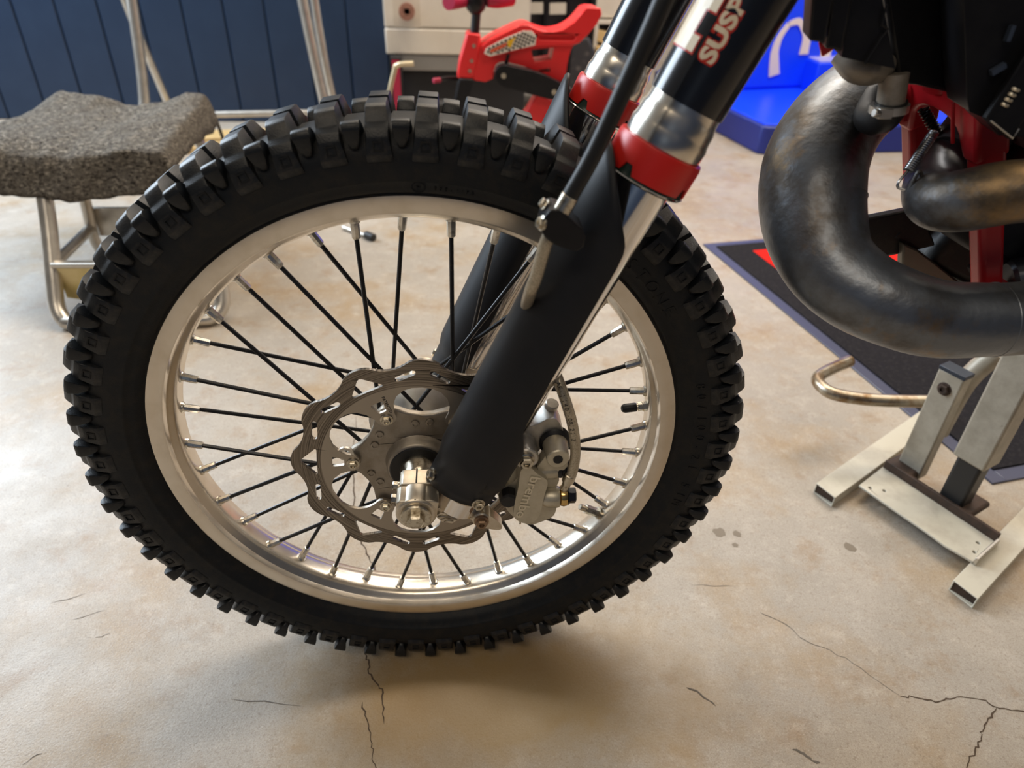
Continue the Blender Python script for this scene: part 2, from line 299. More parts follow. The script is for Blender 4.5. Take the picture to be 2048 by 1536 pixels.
ribbon('floor_crack', [(0.7245, -0.1521), (0.7043, -0.1651), (0.6864, -0.1811), (0.6778, -0.192), (0.6611, -0.2047), (0.6422, -0.2193), (0.6316, -0.231), (0.60, -0.28)], 0.0030, M_crack)
ribbon('floor_crack', [(0.4713, 0.0082), (0.5001, -0.013), (0.5125, -0.036), (0.546, -0.0577), (0.5748, -0.0861), (0.6074, -0.1292)], 0.0012, M_scuff)
ribbon('floor_scuff', [(0.3314, -0.1024), (0.3464, -0.1123), (0.3614, -0.1296)], 0.0028, M_scuff)
ribbon('floor_scuff', [(0.4378, -0.1897), (0.451, -0.1983), (0.4646, -0.2069)], 0.004, M_scuff)
for P in SCR: ribbon('floor_scratch', P, 0.0014, M_scuff)
for x, y, r in SPT: G().add([(x+r*random.uniform(0.7, 1.2)*cos(2*pi*k/11), y+r*random.uniform(0.7, 1.2)*sin(2*pi*k/11), 0.0003) for k in range(11)], [tuple(range(11))]).build('floor_spot', M_spot, fl, flat=True)
wb = G().box((-2.6, 2.82, 1.5), (4.8, 0.10, 3.0)).build('wall_back', M_wall, flat=True); wb['kind'] = 'structure'
for k in range(-16, 13):      # ribbed cladding boards, a V groove between neighbours
    x0 = -0.914+0.168*(k-4)+0.001
    if x0 < -4.9 or x0 > -0.34: continue
    G().plate([(x0+0.002, 0.0), (x0+0.166, 0.0), (x0+0.166, 3.0), (x0+0.002, 3.0)], 2.752, 2.775).build('cladding_board', M_wall, wb, bevel=0.004, seg=1, flat=True)
w5 = G().box((0, -2.55, 1.5), (10, 0.10, 3.0)).build('wall_front', M_wall, flat=True); w5['kind'] = 'structure'
w6 = G().box((5.05, 2.0, 1.5), (0.10, 9.0, 3.0)).build('wall_right', M_cream, flat=True); w6['kind'] = 'structure'
ws = G().box((-0.20, 4.6, 1.5), (0.10, 3.6, 3.0)).build('wall_side', M_wall, flat=True); ws['kind'] = 'structure'
wf = G().box((2.4, 6.4, 1.5), (5.2, 0.10, 3.0)).build('wall_far', M_cream, flat=True); wf['kind'] = 'structure'

# ================================================================== the dirt bike
bike = thing('dirt_bike', 'red and black dirt bike with knobbly front wheel and fat burnt exhaust pipe', 'motorcycle')
C = Vec((0, 0, 0.35))
def at(p, th): return Vec((p*cos(rad(th)), 0, p*sin(rad(th))))
def lathe_y(prof, seg=144):      # profile (R, y) turned about the axle
    g = G(); v = []; f = []
    for R, y in prof:
        for k in range(seg): a = 2*pi*k/seg; v.append(Vec((R*cos(a), y, R*sin(a))))
    m = len(prof)
    for i in range(m-1):
        for k in range(seg): f.append((i*seg+k, i*seg+(k+1) % seg, (i+1)*seg+(k+1) % seg, (i+1)*seg+k))
    return g.add(v, f)
# ---- tyre
half = [(0.2715, -0.0215), (0.2765, -0.0225), (0.2795, -0.0255), (0.2815, -0.0300), (0.2865, -0.0335), (0.2925, -0.0372), (0.2932, -0.0382), (0.2950, -0.0384), (0.2985, -0.0393), (0.306, -0.0412), (0.314, -0.0412), (0.322, -0.0392), (0.3295, -0.0340), (0.3345, -0.0255), (0.3372, -0.014), (0.338, 0.0)]
prof = half+[(r, -y) for r, y in reversed(half[:-1])]
tire = lathe_y(prof, 160).build('front_tire', M_rub, bike, sharp=60, loc=C)
def knob_mesh(name, sec, widths, mirror=False):
    # sec: closed (R,y) outline; widths: half tangential width per outline point
    s = -1 if mirror else 1; n = len(sec)
    v = [Vec((r, s*y, -w)) for (r, y), w in zip(sec, widths)]+[Vec((r, s*y, w)) for (r, y), w in zip(sec, widths)]
    tri = tessellate_polygon([[Vec((r, y, 0)) for r, y in sec]])
    f = [tuple(t) for t in tri]+[tuple(i+n for i in reversed(t)) for t in tri]+[(i, (i+1) % n, n+(i+1) % n, n+i) for i in range(n)]
    o = G().add(v, f).build(name, M_knob, None, sharp=30)
    bm = bmesh.new(); bm.from_mesh(o.data)
    bmesh.ops.dissolve_limit(bm, angle_limit=rad(1), verts=bm.verts, edges=bm.edges)
    ed = [e for e in bm.edges if len(e.link_faces) == 2 and e.calc_face_angle(0) > rad(20)]
    bmesh.ops.bevel(bm, geom=ed, offset=0.0020, segments=2, profile=0.6, affect='EDGES', clamp_overlap=True)
    bmesh.ops.recalc_face_normals(bm, faces=bm.faces); bm.to_mesh(o.data); bm.free()
    o.data.shade_smooth(); o.data.set_sharp_from_angle(angle=rad(50))
    me = o.data; bpy.data.objects.remove(o); return me
secA = [(0.3522, -0.0040), (0.3520, -0.0225), (0.3502, -0.0272), (0.3465, -0.0305), (0.3405, -0.0340), (0.3365, -0.0392), (0.3300, -0.0430), (0.3160, -0.0440), (0.3100, -0.0415), (0.318, -0.036), (0.330, -0.026), (0.334, -0.0040)]
widA = [0.0082, 0.0082, 0.0084, 0.0086, 0.0092, 0.0094, 0.0090, 0.0108, 0.0108, 0.0108, 0.0105, 0.0100]
secB = [(0.3420, -0.0310), (0.3440, -0.0390), (0.3428, -0.0438), (0.3385, -0.0458), (0.3300, -0.0448), (0.3225, -0.0420), (0.320, -0.037), (0.329, -0.030), (0.334, -0.026)]
widB = [0.0074, 0.0076, 0.0076, 0.0074, 0.0060, 0.0030, 0.003, 0.008, 0.0085]
kA, kAm, kB, kBm = knob_mesh('ka', secA, widA), knob_mesh('kam', secA, widA, True), knob_mesh('kb', secB, widB), knob_mesh('kbm', secB, widB, True)
dsq = [(-0.0042, -0.0040), (0.0042, -0.0040), (0.0042, 0.0040), (-0.0042, 0.0040)]; dsi = [(-0.0030, -0.0028), (0.0030, -0.0028), (0.0030, 0.0028), (-0.0030, 0.0028)]
for k in range(54):
    th = 86.5+k*360/54
    for me, a in ((kA, th), (kAm, th), (kB, th+180/54), (kBm, th+180/54)):
        o = bpy.data.objects.new('tread_knob', me); COL.objects.link(o); o.parent = tire; o.rotation_euler = (0, -rad(a), 0)
def sidewall_y(R):
    for (a, ya), (b, yb) in zip(half[:-1], half[1:]):
        if a <= R <= b: return ya+(yb-ya)*(R-a)/(b-a)
    return -0.04
def ring_text(g, body, size, R, th0, step, ext=0.0005):
    for i, ch in enumerate(body):
        if ch == ' ': continue
        v, f = text_geo(ch, size, ext); th = th0-step*i; er = at(1, th); et = Vec((sin(rad(th)), 0, -cos(rad(th)))); mx = max(p.x for p in v)/2
        g.add([er*(R+p.y)+et*(p.x-mx)+Vec((0, sidewall_y(R+p.y)-0.0004-p.z, 0)) for p in v], f)
g = G(); ring_text(g, 'STONE', 0.017, 0.291, 47.5, 3.1); ring_text(g, '80/100-21 51M', 0.013, 0.297, 16, 2.6)
ring_text(g, '000-1176', 0.0045, 0.2855, 84.8, 0.9)
for k in range(24):
    a = 2*pi*k/24; c0 = at(0.2872, 87.6); b = c0+Vec((cos(a)*0.0055, 0, sin(a)*0.0055)); yy = sidewall_y(Vec((b.x, 0, b.z)).length); g.box((b.x, yy, b.z), (0.0013, 0.001, 0.0013))
v, f = text_geo('E', 0.007, 0.0004); g.add([at(0.2850, 87.6)+Vec((p.x-0.002, sidewall_y(0.287)-0.0006-p.z, p.y)) for p in v], f)
g.build('sidewall_lettering', M_rub, tire, flat=True)['kind'] = 'stuff'
g = G()
for k in range(54):   # small embossed squares on the buttresses under the knobs
    th = 86.5+k*360/54; er = at(1, th); et = Vec((sin(rad(th)), 0, -cos(rad(th))))
    for (a, b), (c, d) in zip(zip(dsq, dsq[1:]+dsq[:1]), zip(dsi, dsi[1:]+dsi[:1])):
        P = []
        for yy in (0.0002, -0.0007):
            for q in (a, b, d, c):
                R = 0.3235+q[1]; P.append(er*R+et*q[0]+Vec((0, -0.0436+yy, 0)))
        g.hexa(P)
o = g.build('buttress_emblem', M_rub, tire, flat=True); o['kind'] = 'stuff'
# ---- rim
rp = [(0.2700, -0.0205), (0.2772, -0.0215), (0.2780, -0.0238), (0.2768, -0.0255), (0.2630, -0.0262), (0.2608, -0.0252), (0.2600, -0.0232), (0.2592, -0.0190), (0.2570, -0.0165), (0.2545, -0.0145), (0.2525, -0.0120), (0.2512, -0.0085), (0.2508, -0.004)]
rp = rp+[(r, -y) for r, y in reversed(rp)]
rim = lathe_y(rp, 180).build('wheel_rim', M_rim, bike, sharp=28, loc=C)
def spoke_pts(k):
    th = 91.2+10*k; sg = (1, 1, -1, -1)[k % 4]; side = (1, -1, 1, -1)[k % 4]      # +y far flange, -y near flange
    d = 0.036; Rn = 0.2505; rh = 0.043; al = math.degrees(math.acos(d/Rn)-math.acos(d/rh))
    a = at(Rn, th)+Vec((0, side*0.003, 0)); b = at(rh, th+sg*al)+Vec((0, side*0.033, 0)); return a, b
for k in range(36):
    a, b = spoke_pts(k); d = (b-a).normalized()
    G().cyl(a+d*0.012, b, 0.00225, 10).build('spoke', M_spoke, rim)
    G().lathe(a-d*0.003, d, [(0, 0.0058), (0.003, 0.0062), (0.0045, 0.0055)], 16).lathe(a, d, [(0.001, 0.0043), (0.0155, 0.0040), (0.0165, 0.0034), (0.0168, 0.0024)], 8).build('spoke_nipple', M_nip, rim, sharp=30)
# valve and rim lock
a = at(0.2508, 7.0); d = -at(1, 7.0)
vs = G().cyl(a, a+d*0.004, 0.0058, 6).cyl(a+d*0.0045, a+d*0.009, 0.0052, 6).cyl(a, a+d*0.012, 0.0038, 12).build('valve_stem', M_bolt, bike, loc=C)
G().lathe(a+d*0.0105, d, [(0, 0.0045), (0.001, 0.0051), (0.013, 0.0051), (0.016, 0.0040), (0.0172, 0.002)], 14).build('valve_cap', M_rubb, vs)
a = at(0.2508, -32.0); d = (-at(1, -32.0)+Vec((0, -0.12, 0))).normalized()
rl = G().cyl(a, a+d*0.004, 0.0075, 16).cyl(a+d*0.003, a+d*0.022, 0.0057, 6).build('rim_lock_nut', M_bolt, bike, loc=C)
G().cyl(a+d*0.02, a+d*0.031, 0.0040, 12, bev=0.0008).build('rim_lock_stud', M_bolt, rl)
# ---- hub
hub = lathe_y([(0.012, -0.062), (0.030, -0.062), (0.0325, -0.060), (0.034, -0.050), (0.040, -0.044), (0.049, -0.041), (0.051, -0.036), (0.049, -0.031), (0.034, -0.026), (0.026, -0.015), (0.026, 0.008), (0.032, 0.022), (0.048, 0.029), (0.051, 0.034), (0.047, 0.039), (0.036, 0.042), (0.03, 0.056), (0.012, 0.056)], 72).build('wheel_hub', M_hub, bike, loc=C, sharp=50)
lathe_y([(0.0255, 0.004), (0.036, 0.012), (0.054, 0.019), (0.0595, 0.025), (0.059, 0.029), (0.050, 0.029)], 64).build('hub_bell', M_bell, hub, sharp=40)
# star flange carrying the disc
pts = []
for k in range(6):
    c = 176+60*k
    pts += [(0.074*cos(rad(c-7)), 0.074*sin(rad(c-7))), (0.077*cos(rad(c)), 0.077*sin(rad(c))), (0.074*cos(rad(c+7)), 0.074*sin(rad(c+7)))]
    for j, r in ((12, 0.0690), (19, 0.0632), (30, 0.0605), (41, 0.0632), (48, 0.0690)): pts.append((r*cos(rad(c+j)), r*sin(rad(c+j))))
hole = [(0.031*cos(2*pi*k/40), 0.031*sin(2*pi*k/40)) for k in range(40)]
G().plate(pts, -0.0490, -0.0405, [hole]).build('disc_flange', M_hub, hub, bevel=0.0022, seg=3)
lathe_y([(0.017, -0.058), (0.0285, -0.060), (0.0300, -0.0625), (0.0285, -0.0635), (0.017, -0.0625)], 40).build('hub_seal', M_rubb, hub)
lathe_y([(0.0105, -0.056), (0.019, -0.060), (0.0195, -0.067), (0.0165, -0.072), (0.0165, -0.085), (0.0105, -0.085)], 40).build('axle_spacer', M_bolt, hub)
for k in range(6):
    for dth, rr in ((20, 0.053), (36, 0.050)):
        q = at(rr, 176+60*k+dth); G().lathe(q+Vec((0, -0.0495, 0)), (0, -1, 0), [(0, 0.0044), (0.0012, 0.0042), (0.0014, 0.0026), (0.0004, 0.0024)], 14).build('hub_stud', M_hub, hub)
G().cyl((0, -0.128, 0), (0, 0.125, 0), 0.010, 20).build('wheel_axle', M_bolt, bike, loc=C)
# ---- brake disc (wave outline, slots and triangular windows)
A0 = 115.5
out = []
for k in range(360):
    a = k; ph = (a-A0)*12/360*2*pi; w = cos(ph); w = (abs(w)**0.75)*(1 if w > 0 else -1); R = 0.1252+0.0048*w; out.append((R*cos(rad(a)), R*sin(rad(a))))
# inner outline: arms at A0 + 60k reaching in to bolt tabs
inn = []
for k in range(6):
    c = A0+60*k
    for j, r in ((-30, 0.0985), (-24, 0.0978), (-19, 0.0955), (-14, 0.0900), (-10.5, 0.0820), (-8.8, 0.0740), (-8.6, 0.0665), (-6.5, 0.0620), (0, 0.0598), (6.5, 0.0620), (8.6, 0.0665), (8.8, 0.0740), (10.5, 0.0820), (14, 0.0900), (19, 0.0955), (24, 0.0978)):
        inn.append((r*cos(rad(c+j)), r*sin(rad(c+j))))
holes = [inn]
def slot(rc, th, length, w, tilt):
    c = at(rc, th); t = rad(th+90+tilt); ux, uz = cos(t), sin(t); P = []
    for e, s in ((1, -1), (-1, 1)):
        for k in range(7):
            q = s*0+(-pi/2+pi*k/6); q = q+(0 if e == 1 else pi)
            P.append((c.x+ux*(e*length/2)+w/2*(ux*cos(q)-uz*sin(q)), c.z+uz*(e*length/2)+w/2*(uz*cos(q)+ux*sin(q))))
    return P
for k in range(6):
    c = A0+60*k
    tri = [(0.1048, c-8.6), (0.1056, c-9.1), (0.1068, c-9.0), (0.1195, c-1.2), (0.1204, c), (0.1195, c+1.2), (0.1068, c+9.0), (0.1056, c+9.1), (0.1048, c+8.6), (0.1040, c)]
    holes.append([(r*cos(rad(t)), r*sin(rad(t))) for r, t in tri])
    holes.append([(r*cos(rad(t)), r*sin(rad(t))) for r, t in ((0.0765, c-3.2), (0.0775, c-3.8), (0.0880, c-4.6), (0.0888, c-4.0), (0.0888, c+3.2), (0.0880, c+3.8), (0.0775, c+2.6), (0.0765, c+2.0))])
    holes.append(slot(0.1120, c+21.6, 0.0165, 0.0055, -20)); holes.append(slot(0.1120, c+38.6, 0.0165, 0.0055, 20))
disc = G().plate(out, -0.0555, -0.0520, holes).build('brake_disc', M_disc, bike, loc=C, bevel=0.0004, seg=1)
for k in range(6):
    q = at(0.0675, A0+60*k)+Vec((0, -0.0555, 0)); G().hexbolt(q, (0, -1, 0), 0.0048, 0.0052, 1.35).build('disc_bolt', M_bolt, disc, sharp=25)
q = at(0.0755, A0+60-8.5); G().plate([(q.x+0.0085*cos(t*pi/10), q.z+0.0085*sin(t*pi/10)) for t in range(20)], -0.0552, -0.0523, [[(q.x+0.0055*cos(t*pi/10), q.z+0.0055*sin(t*pi/10)) for t in range(20)]]).build('sensor_ring', M_cast, disc)
v, f = text_geo('PATENTED', 0.0042, 0.0001); th = A0-5.4; er = at(1, th); et = Vec((sin(rad(th)), 0, -cos(rad(th))))
G().add([er*(0.0935-p.x)+et*(p.y)+Vec((0, -0.05565-p.z, 0)) for p in v], f).build('stamped_lettering', M_black, disc, flat=True)

# ---- fork legs
FA = Vec((0.410, 0, 0.9121)); NF = Vec((-0.9121, 0, 0.410))
def fax(t, y0): return Vec((0.0419, y0, 0.35))+FA*t
def fk(t, ph, r, y0):
    s = -1 if y0 < 0 else 1; return fax(t, y0)+NF*(r*cos(rad(ph)))+Vec((0, s, 0))*(r*sin(rad(ph)))
def flathe(prof, y0, seg=48): g = G(); p0 = fax(0, y0); return g.lathe(p0, FA, prof, seg)
for y0 in (-0.10, 0.10):
    near = y0 < 0
    flathe([(-0.01, 0.024), (0.365, 0.024)], y0).build('fork_stanchion', M_chrome, bike)
    flathe([(0.372, 0.0295), (0.376, 0.0303), (0.384, 0.0306), (0.387, 0.0296), (0.390, 0.0292), (0.396, 0.0290), (0.399, 0.0278), (0.403, 0.0272), (0.412, 0.0272)], y0, 64).build('fork_sleeve', M_alu, bike, sharp=50)
    tubeo = flathe([(0.4065, 0.0268), (0.4065, 0.0284), (0.42, 0.0286), (0.50, 0.0292), (0.75, 0.0300)], y0, 64).build('fork_outer_tube', M_tube, bike)
    # red seal ring with castellated lower edge
    v = []; f = []; n = 72
    for k in range(n):
        a = 2*pi*k/n; deg = k*5 % 360; notch = (deg % 90) in (40, 45, 50); tb = 0.3565 if notch else 0.3495
        w = cos(a)*NF+sin(a)*Vec((0, -1, 0)); P0 = fax(0, y0)
        for t, r in ((tb, 0.0312), (tb, 0.0336), (0.3705, 0.0338), (0.3735, 0.0330), (0.3740, 0.0305)): v.append(P0+FA*t+w*r)
    for k in range(n):
        b = (k+1) % n
        for i in range(4): f.append((k*5+i, b*5+i, b*5+i+1, k*5+i+1))
        f.append((k*5+4, b*5+4, b*5, k*5))
    ring = G().add(v, f).build('fork_seal_ring', M_red, bike, sharp=30)
    flathe([(0.3455, 0.0235), (0.3455, 0.0325), (0.3480, 0.0333), (0.3520, 0.0320), (0.366, 0.0318), (0.366, 0.0235)], y0, 64).build('dust_seal', M_grn, ring)
    flathe([(0.3462, 0.0330), (0.3470, 0.0338), (0.3478, 0.0330)], y0, 64).build('seal_wire', M_chrome, ring)
    # guard shell
    ph = [-78, -60, -42, -25, -12, -5, 3, 10, 18, 25, 33, 41, 53, 65, 75, 83, 88, 91, 93, 95, 97, 100, 108, 116, 119]
    tt = [0.300, 0.318, 0.338, 0.354, 0.364, 0.3685, 0.3665, 0.3645, 0.3615, 0.359, 0.3545, 0.3480, 0.338, 0.328, 0.3185, 0.3115, 0.3060, 0.3000, 0.2880, 0.180, 0.132, 0.120, 0.110, 0.0990, 0.090]
    tb = [0.020, 0.012, 0.006, 0.003, 0.0035, 0.006, 0.009, 0.0115, 0.013, 0.0142, 0.0158, 0.0168, 0.0183, 0.0200, 0.0208, 0.0216, 0.0221, 0.0223, 0.0224, 0.0225, 0.0225, 0.0222, 0.0222, 0.0262, 0.034]
    nv = 36; v = []; f = []
    for i in range(len(ph)):
        for j in range(nv+1):
            t = tb[i]+(tt[i]-tb[i])*j/nv
            r = 0.0420
            if t < 0.055: r = 0.0385+0.0035*max(0, min(1, (t-0.040)/0.012))      # stepped pocket for the lower bolts
            if t > 0.29: r += 0.0012*min(1, (t-0.29)/0.02)
            v.append(fk(t, ph[i], r, y0))
    for i in range(len(ph)-1):
        for j in range(nv): a = i*(nv+1)+j; f.append((a, a+1, a+nv+2, a+nv+1))
    gd = G().add(v, f).build('fork_guard', M_guard, bike, sharp=60)
    q = gd.modifiers.new('thick', 'SOLIDIFY'); q.thickness = 0.0026; q.offset = -1 if near else 1
    for (t, a, r) in ((0.0275, 99.4, 0.0385), (0.0215, 14, 0.0385)):
        p = fk(t, a, r, y0); d = (p-fax(t, y0)); d = (d-FA*d.dot(FA)).normalized(); G().hexbolt(p, d, 0.0047, 0.005, 1.35).build('guard_bolt', M_bolt, gd, sharp=25)
    # axle lug
    s = -1 if near else 1; g = G()
    g.lathe((0, s*0.082, 0.35), (0, s, 0), [(0, 0.0170), (0.001, 0.0182), (0.020, 0.0182), (0.0215, 0.0195), (0.044, 0.0195), (0.046, 0.0180), (0.046, 0.001)], 40)
    g.lathe(fax(-0.012, y0), FA, [(0, 0.010), (0.004, 0.0150), (0.012, 0.0165), (0.022, 0.0260), (0.035, 0.0275), (0.05, 0.0255)], 40)
    g.plate([(-0.0165, 0.348), (-0.0165, 0.3660), (-0.0135, 0.3690), (0.014, 0.3690), (0.030, 0.366), (0.045, 0.35), (0.040, 0.338), (0.018, 0.332), (-0.004, 0.333), (-0.013, 0.339)], s*0.083, s*0.104).plate([(-0.0185, 0.348), (-0.0185, 0.3640), (-0.0150, 0.3670), (0.014, 0.3670), (0.022, 0.364), (0.020, 0.348), (0.014, 0.338), (0.004, 0.332), (-0.006, 0.332), (-0.014, 0.338)], s*0.1045, s*0.126)
    lug = g.build('axle_lug', M_lug, bike, bevel=0.0025, seg=3)
    G().box((0.000, s*0.1045, 0.3655), (0.0016, 0.0445, 0.0078)).build('clamp_slit', M_black, lug, flat=True)
    for yy in (0.094, 0.112): G().hexbolt((-0.0175, s*yy, 0.3570), (-1, 0, 0.15), 0.0045, 0.0065, 1.2).build('pinch_bolt', M_bolt, lug, sharp=25)
    nut = G().lathe((0, s*0.1275, 0.35), (0, s, 0), [(0, 0.0142), (0.0015, 0.0147), (0.0035, 0.0147), (0.0045, 0.0138), (0.0045, 0.001)], 32).build('axle_nut', M_bolt, lug)
    G().lathe((0, s*0.1315, 0.35), (0, s, 0), [(0, 0.0086), (0.006, 0.0086), (0.008, 0.0070), (0.0082, 0.0005)], 6).build('axle_bolt_head', M_bolt, lug, sharp=20)
    if near:
        G().plate(rnd([(0.016, 0.3420), (0.022, 0.349), (0.040, 0.345), (0.052, 0.3455), (0.058, 0.3405), (0.0700, 0.3370), (0.0845, 0.3205), (0.0825, 0.3130), (0.0690, 0.3165), (0.0590, 0.3200), (0.0540, 0.3290), (0.046, 0.3345), (0.034, 0.3262), (0.0235, 0.3300), (0.0165, 0.3370)]), -0.116, -0.104).build('caliper_mount_arm', M_lug, lug, bevel=0.0022, seg=3)
        G().plate([(0.0165, 0.3405), (0.022, 0.3425), (0.030, 0.3415), (0.0445, 0.3365), (0.034, 0.3285), (0.0235, 0.3315)], -0.1192, -0.1155).build('emblem_relief', M_lug, lug, bevel=0.0005)
        G().tube([(0.020, -0.1195, 0.3385), (0.026, -0.1198, 0.3400), (0.034, -0.1196, 0.3375), (0.041, -0.1194, 0.3355)], 0.0009, 8, 4).tube([(0.023, -0.1195, 0.3345), (0.028, -0.1198, 0.3365), (0.035, -0.1196, 0.3350), (0.039, -0.1194, 0.3340)], 0.0006, 8, 4).tube([(0.026, -0.1195, 0.3315), (0.030, -0.1198, 0.3335), (0.035, -0.1196, 0.3320)], 0.0006, 8, 4).build('emblem_lines', M_bolt, lug)
        G().cyl((0.0628, -0.104, 0.3330), (0.0628, -0.121, 0.3330), 0.0092, 24, bev=0.001).build('mount_boss', M_lug, lug)
        G().hexbolt((0.0628, -0.121, 0.3330), (0, -1, 0), 0.0058, 0.0065, 1.25).build('mount_bolt', mat('rusty_bolt', (0.30, 0.20, 0.13), 0.8, 0.4), lug, sharp=25)
        # printed lettering wrapped round the tube
        def wrap(v, t0, ph0, r): return [fk(t0+p.x, ph0-math.degrees(p.y/r), r, y0) for p in v]
        for off, r, m, nm in ((0.0017, 0.02905, M_redp, 'lettering_outline'), (0.0006, 0.02925, M_wht, 'lettering')):
            v, f = text_geo('SUSP', 0.0150, 0, off, 0.0, 1.02); w = max(p.x for p in v)
            v = [Vec((p.x*0.0415/w, p.y, 0)) for p in v]; G().add(wrap(v, 0.4352, 72, r), f).build(nm, m, tubeo, flat=True)
        def patch(poly, r):      # polygon in (t, phi) cut into strips so that it follows the tube
            t0, t1, a0, a1 = poly; v = []; f = []; n = 8
            for i in range(n+1): v += [fk(t0, a0+(a1-a0)*i/n, r, y0), fk(t1, a0+(a1-a0)*i/n, r, y0)]
            f = [(2*i, 2*i+1, 2*i+3, 2*i+2) for i in range(n)]; return v, f
        for e, r, m, nm in ((0.0012, 0.02915, M_redp, 'decal_outline'), (0, 0.02935, M_wht, 'decal_block')):
            de = math.degrees(e/r); g = G()
            for t0, t1, a0, a1 in ((0.4360, 0.4462, -60, 40), (0.4462, 0.4622, -60, 27), (0.4622, 0.4720, -60, 43), (0.4720, 0.4880, -60, 27), (0.4880, 0.498, -60, 43)):
                g.add(*patch((t0-e, t1+e, a0-de, a1+de), r+(0.00005 if a1 > 30 else 0)))
            g.build(nm, m, tubeo, flat=True)
# ---- brake hose, hose clamp, caliper
up_h = G().tube([(0.1212, -0.146, 0.6672), (0.1361, -0.146, 0.6985), (0.1540, -0.145, 0.745), (0.1700, -0.143, 0.789), (0.195, -0.135, 0.86), (0.22, -0.12, 0.95)], 0.0060, 16, 6).build('upper_brake_hose', M_rubb, bike)
G().cyl((0.1163, -0.146, 0.6575), (0.1222, -0.146, 0.6693), 0.0064, 20, bev=0.0006).build('hose_ferrule', M_bolt, up_h)
cl = G().plate(rnd([(0.1035, 0.655), (0.1085, 0.6625), (0.1170, 0.6600), (0.1260, 0.6520), (0.1345, 0.6450), (0.1330, 0.6300), (0.1180, 0.6330), (0.1065, 0.6390), (0.1015, 0.6470)], 1), -0.153, -0.128).build('hose_clamp', M_blk, bike, bevel=0.003, seg=3)
G().hexbolt((0.1035, -0.1495, 0.6505), (-0.9, -0.35, 0.25), 0.0042, 0.004, 1.3).build('clamp_bolt', M_bolt, cl, sharp=25)
G().hexbolt((0.1060, -0.139, 0.6600), (-0.8, 0, 0.6), 0.0036, 0.004, 1.3).build('clamp_bolt', M_bolt, cl, sharp=25)
G().tube([(0.1125, -0.143, 0.645), (0.1075, -0.143, 0.633), (0.1020, -0.141, 0.606), (0.0985, -0.136, 0.590), (0.100, -0.105, 0.560), (0.112, -0.070, 0.53), (0.122, -0.085, 0.507), (0.1345, -0.112, 0.479), (0.1447, -0.118, 0.4478), (0.1493, -0.120, 0.4196), (0.1485, -0.122, 0.398), (0.1460, -0.121, 0.385)], 0.0050, 14, 8).build('lower_brake_hose', M_hose, bike)
def hose_text(body, P, size, roll):
    g = G(); Q = smooth_path(P, 10); acc = [0]
    for a, b in zip(Q, Q[1:]): acc.append(acc[-1]+(b-a).length)
    s = 0.002
    for ch in body:
        if s > acc[-1]: break
        i = max(k for k in range(len(acc)) if acc[k] <= s); i = min(i, len(Q)-2); t = (Q[i+1]-Q[i]).normalized(); p = Q[i]+t*(s-acc[i])
        out = (Vec((-0.35, -0.75, 0.55))-t*Vec((-0.35, -0.75, 0.55)).dot(t)).normalized(); sd = out.cross(t)
        if ch != ' ':
            v, f = text_geo(ch, size, 0); g.add([p+t*x.x+sd*(x.y-size*0.35)+out*(0.00525-(x.y-size*0.35)**2/0.0105) for x in v], f)
        s += size*0.62
    return g
hose_text('DOT-J-SAE J1401-08/21 2', [(0.1225, -0.087, 0.505), (0.1345, -0.112, 0.479), (0.1447, -0.118, 0.4478), (0.1493, -0.120, 0.4196), (0.1485, -0.122, 0.398)], 0.0060, 0).build('hose_lettering', M_black, bpy.data.objects['lower_brake_hose'], flat=True)
cal = thing('x', '', ''); bpy.data.objects.remove(cal)
body = [(0.0985, 0.4047), (0.1030, 0.4075), (0.1074, 0.4074), (0.1139, 0.3982), (0.1220, 0.3925), (0.1248, 0.3877), (0.1240, 0.3800), (0.1228, 0.3744), (0.1206, 0.3564), (0.1197, 0.3450), (0.1150, 0.3370), (0.109, 0.3339), (0.1030, 0.3350), (0.0984, 0.3377), (0.0940, 0.3430), (0.0933, 0.3489), (0.0944, 0.366), (0.097, 0.3805), (0.0974, 0.3907)]
back = [(0.0850, 0.3725), (0.0959, 0.3800), (0.1001, 0.3940), (0.1094, 0.3975), (0.1250, 0.3960), (0.1344, 0.3925), (0.137, 0.3840), (0.1375, 0.3769), (0.1330, 0.3660), (0.1360, 0.3500), (0.1376, 0.3423), (0.1351, 0.3301), (0.1231, 0.3238), (0.111, 0.3186), (0.0949, 0.3307), (0.0860, 0.345), (0.0821, 0.3609)]
calip = G().plate(rnd(body), -0.128, -0.110).build('brake_caliper', M_cal, bike, bevel=0.0042, seg=4)
G().plate(rnd(back), -0.116, -0.068).build('caliper_body', M_cal, calip, bevel=0.006, seg=4)
G().plate(rnd([(0.1111, 0.3944), (0.1251, 0.4198), (0.1360, 0.4215), (0.1425, 0.4100), (0.1442, 0.3974), (0.1304, 0.3935)], 1), -0.121, -0.108).build('slider_arm', M_cal, calip, bevel=0.002, seg=3)
g = G().cyl((0.1325, -0.100, 0.4150), (0.1325, -0.1275, 0.4150), 0.0125, 28, r1=0.0105, bev=0.001); g.build('slider_pin_boss', M_cal, calip)
G().cyl((0.1325, -0.1270, 0.4150), (0.1325, -0.1282, 0.4150), 0.0045, 20).build('pin_recess', M_black, calip)
G().lathe((0.1325, -0.106, 0.4150), (0, 1, 0), [(0, 0.0125), (0.002, 0.0150), (0.004, 0.0135), (0.006, 0.0155), (0.008, 0.0135), (0.010, 0.0150), (0.013, 0.0130)], 28).build('slider_boot', M_rubb, calip)
